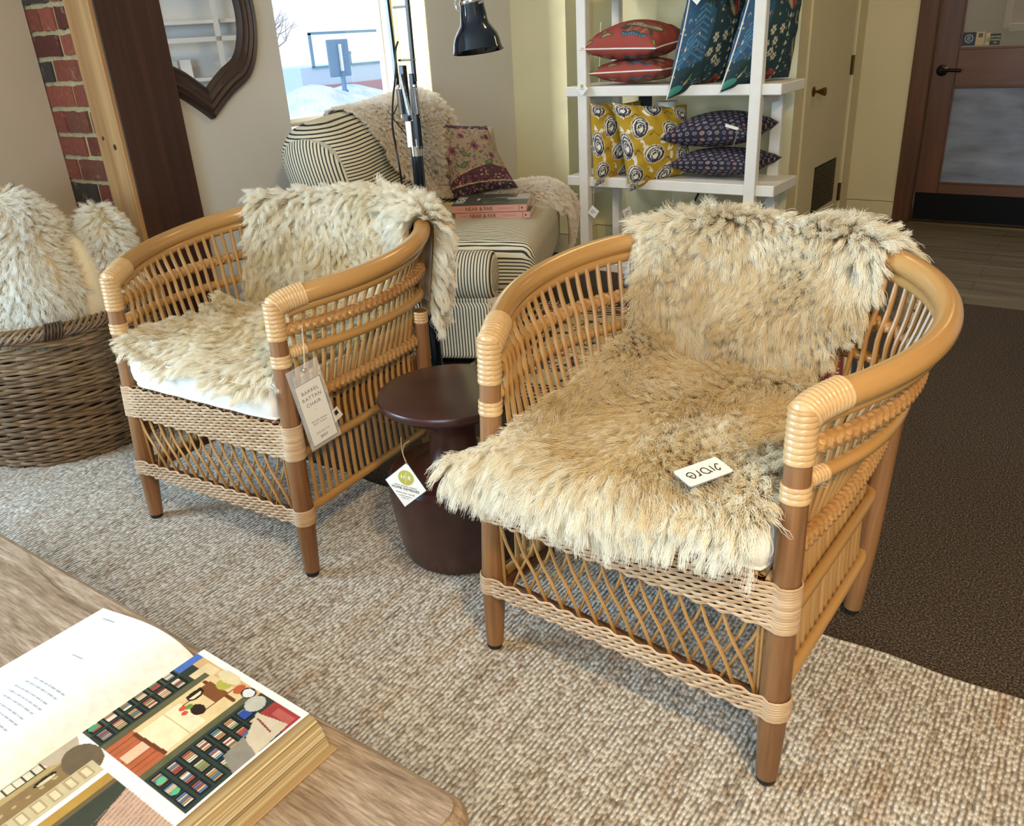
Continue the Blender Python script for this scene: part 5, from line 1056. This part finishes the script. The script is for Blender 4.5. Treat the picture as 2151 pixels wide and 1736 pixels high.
def fleece(M, P, sign, n, L, mat, label, hide=HIDE, ang=0.0, angv=.6, lift=.45, spacing=.016, clump=.5, curl=.05, tone=None, rad=.00042, grav=.30, closed=False, seed=1, edge=.8, name='sheepskin', group=None, grid_th=.004, K=8, cat='sheepskin', flowvec=None, dense_=None, lab2=None):
    r = np.random.default_rng(seed); a, b = P.shape[:2]
    P = (P.reshape(-1, 3)@M[:3, :3].T+M[:3, 3]).reshape(a, b, 3)
    Pu = np.gradient(P, axis=0); Pv = np.gradient(P, axis=1); Nn = np.cross(Pu, Pv)*sign; Nn /= np.linalg.norm(Nn, axis=-1, keepdims=True)+1e-12
    eu = Pu/(np.linalg.norm(Pu, axis=-1, keepdims=True)+1e-9); ev = Pv/(np.linalg.norm(Pv, axis=-1, keepdims=True)+1e-9)
    c0 = P.reshape(-1, 3).mean(0); c0[2] = P[..., 2].min(); root = empty(name, tuple(c0), 0, label, cat, group)
    g = G().grid(P-c0, flip=sign < 0)
    if not closed: g.grid(P-Nn*grid_th-c0, flip=sign > 0)
    g.build('hide', hide, root, ang=180)
    ar = np.linalg.norm(np.cross(P[1:, :-1]-P[:-1, :-1], P[:-1, 1:]-P[:-1, :-1]), axis=-1)
    if dense_ is not None: ar = ar*dense_[:-1, :-1]
    pr_ = (ar/ar.sum()).ravel(); area_ = ar.sum()
    def samp(m_):
        q = r.choice(len(pr_), m_, p=pr_); i, j = q//(b-1), q % (b-1); s, t = r.random(m_), r.random(m_); return i+s, j+t
    def at(A, x, y):
        i = np.clip(x.astype(int), 0, a-2); j = np.clip(y.astype(int), 0, b-2); s = (x-i)[:, None]; t = (y-j)[:, None]
        return A[i, j]*(1-s)*(1-t)+A[i+1, j]*s*(1-t)+A[i+1, j+1]*s*t+A[i, j+1]*(1-s)*t
    def params(x, y):
        m_ = len(x); U, V = x/(a-1), y/(b-1); p = at(P, x, y); nn = at(Nn, x, y); e1, e2 = at(eu, x, y), at(ev, x, y)
        if flowvec is not None:
            f = np.tile(A3(*flowvec), (m_, 1)); f = f-nn*(f*nn).sum(1)[:, None]; f /= np.linalg.norm(f, axis=1)[:, None]+1e-6; g2 = np.cross(nn, f); ph = angv*sfield(U, V, seed+5); f = f*np.cos(ph)[:, None]+g2*np.sin(ph)[:, None]
        else: ph = ang+angv*sfield(U, V, seed+5); f = e1*np.cos(ph)[:, None]+e2*np.sin(ph)[:, None]
        lf = np.clip(lift+.2*sfield(U, V, seed+6), .12, .95)[:, None]
        out = 0
        if not closed:
            w = .05; k = lambda q: np.exp(-q/w)[:, None]; out = edge*(-k(U)*e1+k(1-U)*e1-k(V)*e2+k(1-V)*e2)
        d = nn*lf+f*(1-lf)+out; d /= np.linalg.norm(d, axis=1)[:, None]
        return U, V, p, nn, f, d
    nl = max(40, int(area_/spacing**2)); lx, ly = samp(nl); lU, lV, lp, ln_, lf, ld = params(lx, ly)
    ld = ld+r.normal(0, .16, ld.shape); ld /= np.linalg.norm(ld, axis=1)[:, None]; lL = L*r.uniform(.75, 1.2, nl)*(1+.15*sfield(lU, lV, seed+8)); lph = r.uniform(0, 6.28, nl); lcur = curl*r.uniform(.4, 1.6, nl); lw = r.uniform(1.0, 2.0, nl)
    x, y = samp(n); U, V, p, nn, f, d = params(x, y)
    # nearest lock by hashing in chunks
    own = np.empty(n, int)
    from mathutils import kdtree
    kd = kdtree.KDTree(nl)
    for i_, q_ in enumerate(lp): kd.insert(q_, i_)
    kd.balance()
    for i_, q_ in enumerate(p): own[i_] = kd.find(q_)[1]
    d = d*.35+ld[own]*.65+r.normal(0, .10, d.shape); d /= np.linalg.norm(d, axis=1)[:, None]; LL = lL[own]*r.uniform(.8, 1.08, n)
    s = np.linspace(0, 1, K)[None, :, None]
    def strand(p, d, L_, ph, cu, w_, nn):
        e1 = np.cross(d, nn); e1 /= np.linalg.norm(e1, axis=1)[:, None]+1e-6; e2 = np.cross(d, e1)
        th = 2*pi*w_[:, None, None]*s+ph[:, None, None]
        q = p[:, None]+L_[:, None, None]*(s*d[:, None]+A3(0, 0, -1)*grav*s**2+cu[:, None, None]*s**.8*(np.sin(th)*e1[:, None]+np.cos(th)*e2[:, None])); return q
    lc = strand(lp, ld, lL, lph, lcur, lw, ln_); q = strand(p, d, LL, lph[own]+r.normal(0, .5, n), lcur[own], lw[own], nn)
    cl = clump*s**1.25; q = q*(1-cl)+lc[own]*cl+r.normal(0, .0011, q.shape)*s
    q[:, 0] = p-nn*.001
    hc = bpy.data.hair_curves.new('fleece'); hc.add_curves([K]*n); hc.attributes['position'].data.foreach_set('vector', (q-c0).astype('f').ravel())
    ra = hc.attributes.get('radius') or hc.attributes.new('radius', 'FLOAT', 'POINT'); rr = np.broadcast_to(rad*(1-.65*np.linspace(0, 1, K)**1.5), (n, K))*r.uniform(.7, 1.3, (n, 1)); ra.data.foreach_set('value', rr.astype('f').ravel())
    tn = (tone(U, V) if tone else .5+0*U)+.22*sfield(U, V, seed+9, 6, 2, 12)+r.normal(0, .12, n)+.15*r.normal(0, 1, nl)[own]
    ta = hc.attributes.new('tone', 'FLOAT', 'CURVE'); ta.data.foreach_set('value', np.clip(tn, 0, 1).astype('f'))
    hc.materials.append(mat); o = bpy.data.objects.new('fleece', hc); COL.objects.link(o); o.parent = root; return root
NH = FURN
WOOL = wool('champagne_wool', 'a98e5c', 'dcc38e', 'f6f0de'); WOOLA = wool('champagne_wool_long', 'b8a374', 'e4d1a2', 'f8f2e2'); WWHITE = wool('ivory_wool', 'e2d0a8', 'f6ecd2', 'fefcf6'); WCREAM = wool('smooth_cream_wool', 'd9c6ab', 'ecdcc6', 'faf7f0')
sm = lambda t: np.clip(t, 0, 1)**2*(3-2*np.clip(t, 0, 1))
def backhide(uL, uR, zb, zo, na=60, nb=56, offs=.034):
    P = np.zeros((na, nb, 3))
    for j, w in enumerate(np.linspace(0, 1, nb)):
        ul = uL(w); ur = uR(w); uu = np.linspace(ul, ur, na)
        zt_ = ztop(uu)
        if w < .62:
            z = zb+(zt_-.01-zb)*(w/.62); P[:, j] = S(uu, z, offs+.010*np.sin(uu*9+w*5))
        elif w < .82:
            t = (w-.62)/.2*pi; q = S(uu, zt_, 0); r_ = np.hypot(q[:, 0], q[:, 1]-.3)[:, None]; dr = np.c_[q[:, 0], q[:, 1]-.3]/r_
            rr = .032; P[:, j, :2] = q[:, :2]-dr*rr*cos(t); P[:, j, 2] = zt_+rr*sin(t)
        else:
            t = (w-.82)/.18; zo_ = zo(uu); z = zt_+(zo_-zt_)*t; P[:, j] = S(uu, z, -.034-.012*t)
    return P
# right chair, back
Pb = backhide(lambda w: -.37+.05*w, lambda w: .17+.085*sm(w/.5), .535, lambda u: .70+0*u)
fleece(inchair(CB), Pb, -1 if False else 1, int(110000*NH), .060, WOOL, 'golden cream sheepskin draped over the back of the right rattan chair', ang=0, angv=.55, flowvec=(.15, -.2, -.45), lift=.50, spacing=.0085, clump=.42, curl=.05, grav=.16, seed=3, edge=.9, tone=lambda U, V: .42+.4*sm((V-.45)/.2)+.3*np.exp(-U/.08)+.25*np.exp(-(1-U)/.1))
# right chair, seat
na, nb = 60, 64; P = np.zeros((na, nb, 3))
for j, w in enumerate(np.linspace(0, 1, nb)):
    t = max(0, (w-.78)/.22); xl = -.265-.095*sm(t*2.2); xr = .268+.0*sm(t*3); aa = np.linspace(0, 1, na); x = xl+(xr-xl)*aa
    y = .57-(.57-.012)*min(1, w/.78)-.034*sin(min(t*1.6, 1)*pi/2)-.030*np.exp(-((x+.36)/.08)**2)*sm(t*2); z = .527+.006*np.sin(x*22)*np.sin(w*9)-(.062+.03*np.sin(aa*pi)-.045*aa)*t**1.15*(1 if t > 0 else 0)
    z = z+.05*np.exp(-aa/.10)*sm((.55-w)/.5)*1.0+.030*np.exp(-aa/.08)*(1-sm((w-.6)/.2)) + .03*np.exp(-(1-aa)/.08)*sm((.9-w)/.3)*.5
    z = z+.030*np.exp(-((aa-.95)/.09)**2-((w-.66)/.16)**2); P[:, j] = np.stack([x, y+0*x, z], 1)
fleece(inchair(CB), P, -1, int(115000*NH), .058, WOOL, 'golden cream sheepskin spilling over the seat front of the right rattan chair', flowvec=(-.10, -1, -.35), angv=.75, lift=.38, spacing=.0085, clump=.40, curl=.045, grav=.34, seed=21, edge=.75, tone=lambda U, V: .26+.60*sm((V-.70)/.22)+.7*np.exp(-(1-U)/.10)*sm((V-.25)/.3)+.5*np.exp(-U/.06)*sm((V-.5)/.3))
# left chair, back
Pb = backhide(lambda w: -.46+.15*w, lambda w: .32+.10*sm((w-.3)/.5), .53, lambda u: .72-.16*sm((u-.05)/.25))
fleece(inchair(CA), Pb, 1, int(100000*NH), .072, WOOLA, 'long-haired pale sheepskin draped over the back of the left rattan chair', flowvec=(-.25, -.25, -.8), angv=.5, lift=.40, spacing=.0110, clump=.62, curl=.07, grav=.20, seed=33, edge=.8, tone=lambda U, V: .48+.4*sm((V-.4)/.2)+.25*sm((U-.5)/.5))
# left chair, seat
P = np.zeros((50, 50, 3))
for j, w in enumerate(np.linspace(0, 1, 50)):
    aa = np.linspace(0, 1, 50); xl = -.25-.02*sm((w-.6)/.3); xr = .262; x = xl+(xr-xl)*aa; y = .56-(.56-.012)*w; z = .525+.006*np.sin(x*25+w*7)+.045*np.exp(-aa/.12)*sm((w-.15)/.3)+.02*np.exp(-((aa-.45)/.2)**2)*sm((.9-w)/.4)-.012*sm((w-.9)/.1)
    P[:, j] = np.stack([x, y+0*x, z], 1)
fleece(inchair(CA), P, -1, int(80000*NH), .060, WOOLA, 'pale sheepskin lying on the white seat cushion of the left rattan chair', flowvec=(-.5, -1, -.2), angv=.6, lift=.36, spacing=.0110, clump=.58, curl=.055, grav=.30, seed=41, edge=.55, tone=lambda U, V: .38+.5*sm((V-.65)/.25))
# throw over the striped armchair back
na, nb = 40, 60; P = np.zeros((na, nb, 3)); prf = crv([(-.86, .93), (-.84, .975), (-.79, 1.025), (-.68, 1.055), (-.56, 1.03), (-.455, .93), (-.405, .80), (-.375, .68), (-.34, .585), (-.26, .562)], nb)
for j in range(nb):
    w = j/(nb-1); yl_ = np.interp(w, [0, .3, .5, .65, .75, .85, 1], [.62, .36, .28, .28, .46, .68, .90]); yy = np.linspace(yl_, 1.08, na); P[:, j] = np.stack([prf[j, 0]+.20*yy*np.clip(-prf[j, 0]/.8, 0, 1)*(1-.6*sm((w-.5)/.4)), yy, prf[j, 1]-.03*(1-sm((w-.55)/.2))+0*yy], 1)
fleece(SM, P, -1, int(80000*NH), .040, WCREAM, 'cream sheepskin throw draped over the back of the striped armchair', hide=HIDEW, flowvec=(-.2, -.9, -.3), angv=.35, lift=.5, spacing=.010, clump=.45, curl=.05, grav=.12, seed=51, edge=.9, tone=lambda U, V: .45+.4*(1-sm((V-.35)/.25)), rad=.0007, K=6)
na, nb = 44, 34; P = np.zeros((na, nb, 3)); pf = crv([(-.22, .55), (-.05, .575), (.10, .585), (.19, .56), (.245, .49), (.262, .40), (.258, .31)], na)
for i in range(na): P[i] = np.stack([pf[i, 0]+0*np.linspace(0, 1, nb), np.linspace(.80+.12*sm(i/na*1.4), 1.22, nb), pf[i, 1]-.05*np.linspace(-1, 1, nb)**4*(1 if pf[i, 1] > .5 else .2)], 1)
fleece(SM, P, 1, int(46000*NH), .032, WCREAM, 'cream sheepskin throw over the far arm of the striped armchair', hide=HIDEW, flowvec=(.9, .1, -.3), angv=.35, lift=.5, spacing=.010, clump=.4, curl=.05, grav=.12, seed=61, edge=.8, tone=lambda U, V: .5-.25*sm((U-.55)/.3), rad=.0007, K=6)
# sheepskins in the basket
def blob(c, r, tw=0, bump=.1, seed=0, na=44, nb=30, top=0):
    th = np.linspace(0, 2*pi, na); ph = np.linspace(-.42*pi, .499*pi, nb); T, F_ = np.meshgrid(th, ph, indexing='ij'); k = 1+bump*np.sin(2*T+seed)*np.cos(F_*2)+bump*.6*np.sin(3*T+seed*2+F_*3)
    k = 1+(k-1)*np.sin((T % (2*pi))*0+pi/2); return np.stack([c[0]+r[0]*k*np.cos(T)*np.cos(F_), c[1]+r[1]*k*np.sin(T)*np.cos(F_), c[2]+r[2]*np.sin(F_)], -1)
I4 = np.eye(4)
fleece(I4, blob((-3.02, 1.30, .60), (.20, .17, .28), seed=1), 1, int(80000*NH), .056, WWHITE, 'big fluffy ivory sheepskin standing rolled in the wicker basket', hide=HIDEW, flowvec=(-.1, .1, -1), angv=.9, lift=.42, spacing=.0115, clump=.5, curl=.06, grav=.05, seed=71, closed=True, tone=lambda U, V: .7+0*U)
fleece(I4, blob((-2.865, 1.53, .60), (.095, .08, .20), seed=3, bump=.05), 1, int(34000*NH), .048, WWHITE, 'smaller ivory sheepskin roll at the back right of the basket', hide=HIDEW, flowvec=(.2, -.1, -.6), angv=.5, lift=.6, spacing=.011, clump=.35, curl=.04, grav=.05, seed=81, closed=True, tone=lambda U, V: .75+0*U)
g = G(); Pq = blob((-2.88, 1.42, .46), (.10, .085, .27), seed=2, bump=.04); o = g.grid(Pq, flip=True).build('suede_roll', HIDEW, None, ang=180); tag(o, 'cream suede underside of a rolled hide between the ivory fleeces in the basket', 'hide')
DARKW = wool('black_brown_wool', '120e0c', '241c18', '3a302a')
fleece(I4, blob((-3.25, 1.44, .60), (.08, .08, .25), seed=5, bump=.05), 1, int(9000*NH), .05, DARKW, 'dark brown sheepskin at the left edge behind the ivory one in the basket', hide=plain('dark_hide', '241a14', .8), flowvec=(0, 0, -1), angv=.5, lift=.5, spacing=.02, seed=91, closed=True)
# maker's card lying in the wool of the right chair
mk = empty('maker_card', tuple((inchair(CB)@A3(.147, .046, .568, 1))[:3]), 0, 'small white printed maker card lying in the fleece of the right rattan chair', 'card')
av = CB.rotation_euler[2]; xa_ = A3(-.55, -1.0, -.06); xa_ = np.array([xa_[0]*cos(av)-xa_[1]*sin(av), xa_[0]*sin(av)+xa_[1]*cos(av), xa_[2]])
xd = A3(-.72, -.42, -.0); yd = A3(.42, -.72, -.10); c_, s_ = cos(av), sin(av); MK = frame((0, 0, 0), (-.42*c_+.907*s_, -.42*s_-.907*c_, -.03), (.907*c_+.42*s_, .907*s_-.42*c_, -.12))
def rr(w, h, r, n=6): return [(sx*(w-r)+r*cos(t), sy*(h-r)+r*sin(t)) for sx, sy, t0 in ((1, 1, 0), (-1, 1, pi/2), (-1, -1, pi), (1, -1, 1.5*pi)) for t in np.linspace(t0, t0+pi/2, n)]
G().prism(rr(.046, .0245, .005), -.0016, -.0008, M=MK).build('card_back', plain('lilac_card_back', 'd9d8ea', .5), mk, smooth=False); G().prism(rr(.046, .0245, .005), .0, .0008, M=MK).build('card_face', M_['paper'], mk, smooth=False)
G().tube(np.array([(MK@A3(x, y, -.0004, 1))[:3] for x, y in rr(.046, .0245, .005)]), .0005, 4, closed=True).build('card_rim', M_['ink'], mk)
def stroke(pts, w=.0011): return np.array([(MK@A3(x*.0105, y*.0105, .0010, 1))[:3] for x, y in crv(pts, 24)]), w
g = G()
for pts in ([(-2.9, .6), (-2.5, 1.0), (-2.2, .5), (-2.5, -.2), (-2.9, -.7), (-3.3, -.4)], [(-1.7, .8), (-1.7, .1), (-1.65, -.7)], [(-.9, .7), (-.3, .9), (.3, .4), (.3, -.4), (-.3, -.8), (-.8, -.4), (-.9, .3), (-1.2, .9)], [(1.0, .8), (.95, 0), (.95, -.7)], [(.98, .3), (1.25, .75), (1.5, .7)], [(3.0, .3), (2.4, .9), (1.9, .3), (2.0, -.5), (2.5, -.8), (3.1, -.4), (3.0, .1), (2.3, .1)]):
    q, w = stroke(pts); g.tube(q, w, 5)
g.build('lettering', M_['ink'], mk)
# text curves become real meshes
dg = bpy.context.evaluated_depsgraph_get()
for o in [o for o in bpy.data.objects if o.type == 'FONT']:
    me = bpy.data.meshes.new_from_object(o.evaluated_get(dg)); n_ = bpy.data.objects.new(o.name, me); COL.objects.link(n_); n_.parent = o.parent; n_.matrix_basis = o.matrix_basis.copy()
    nm = o.name; bpy.data.objects.remove(o); n_.name = nm
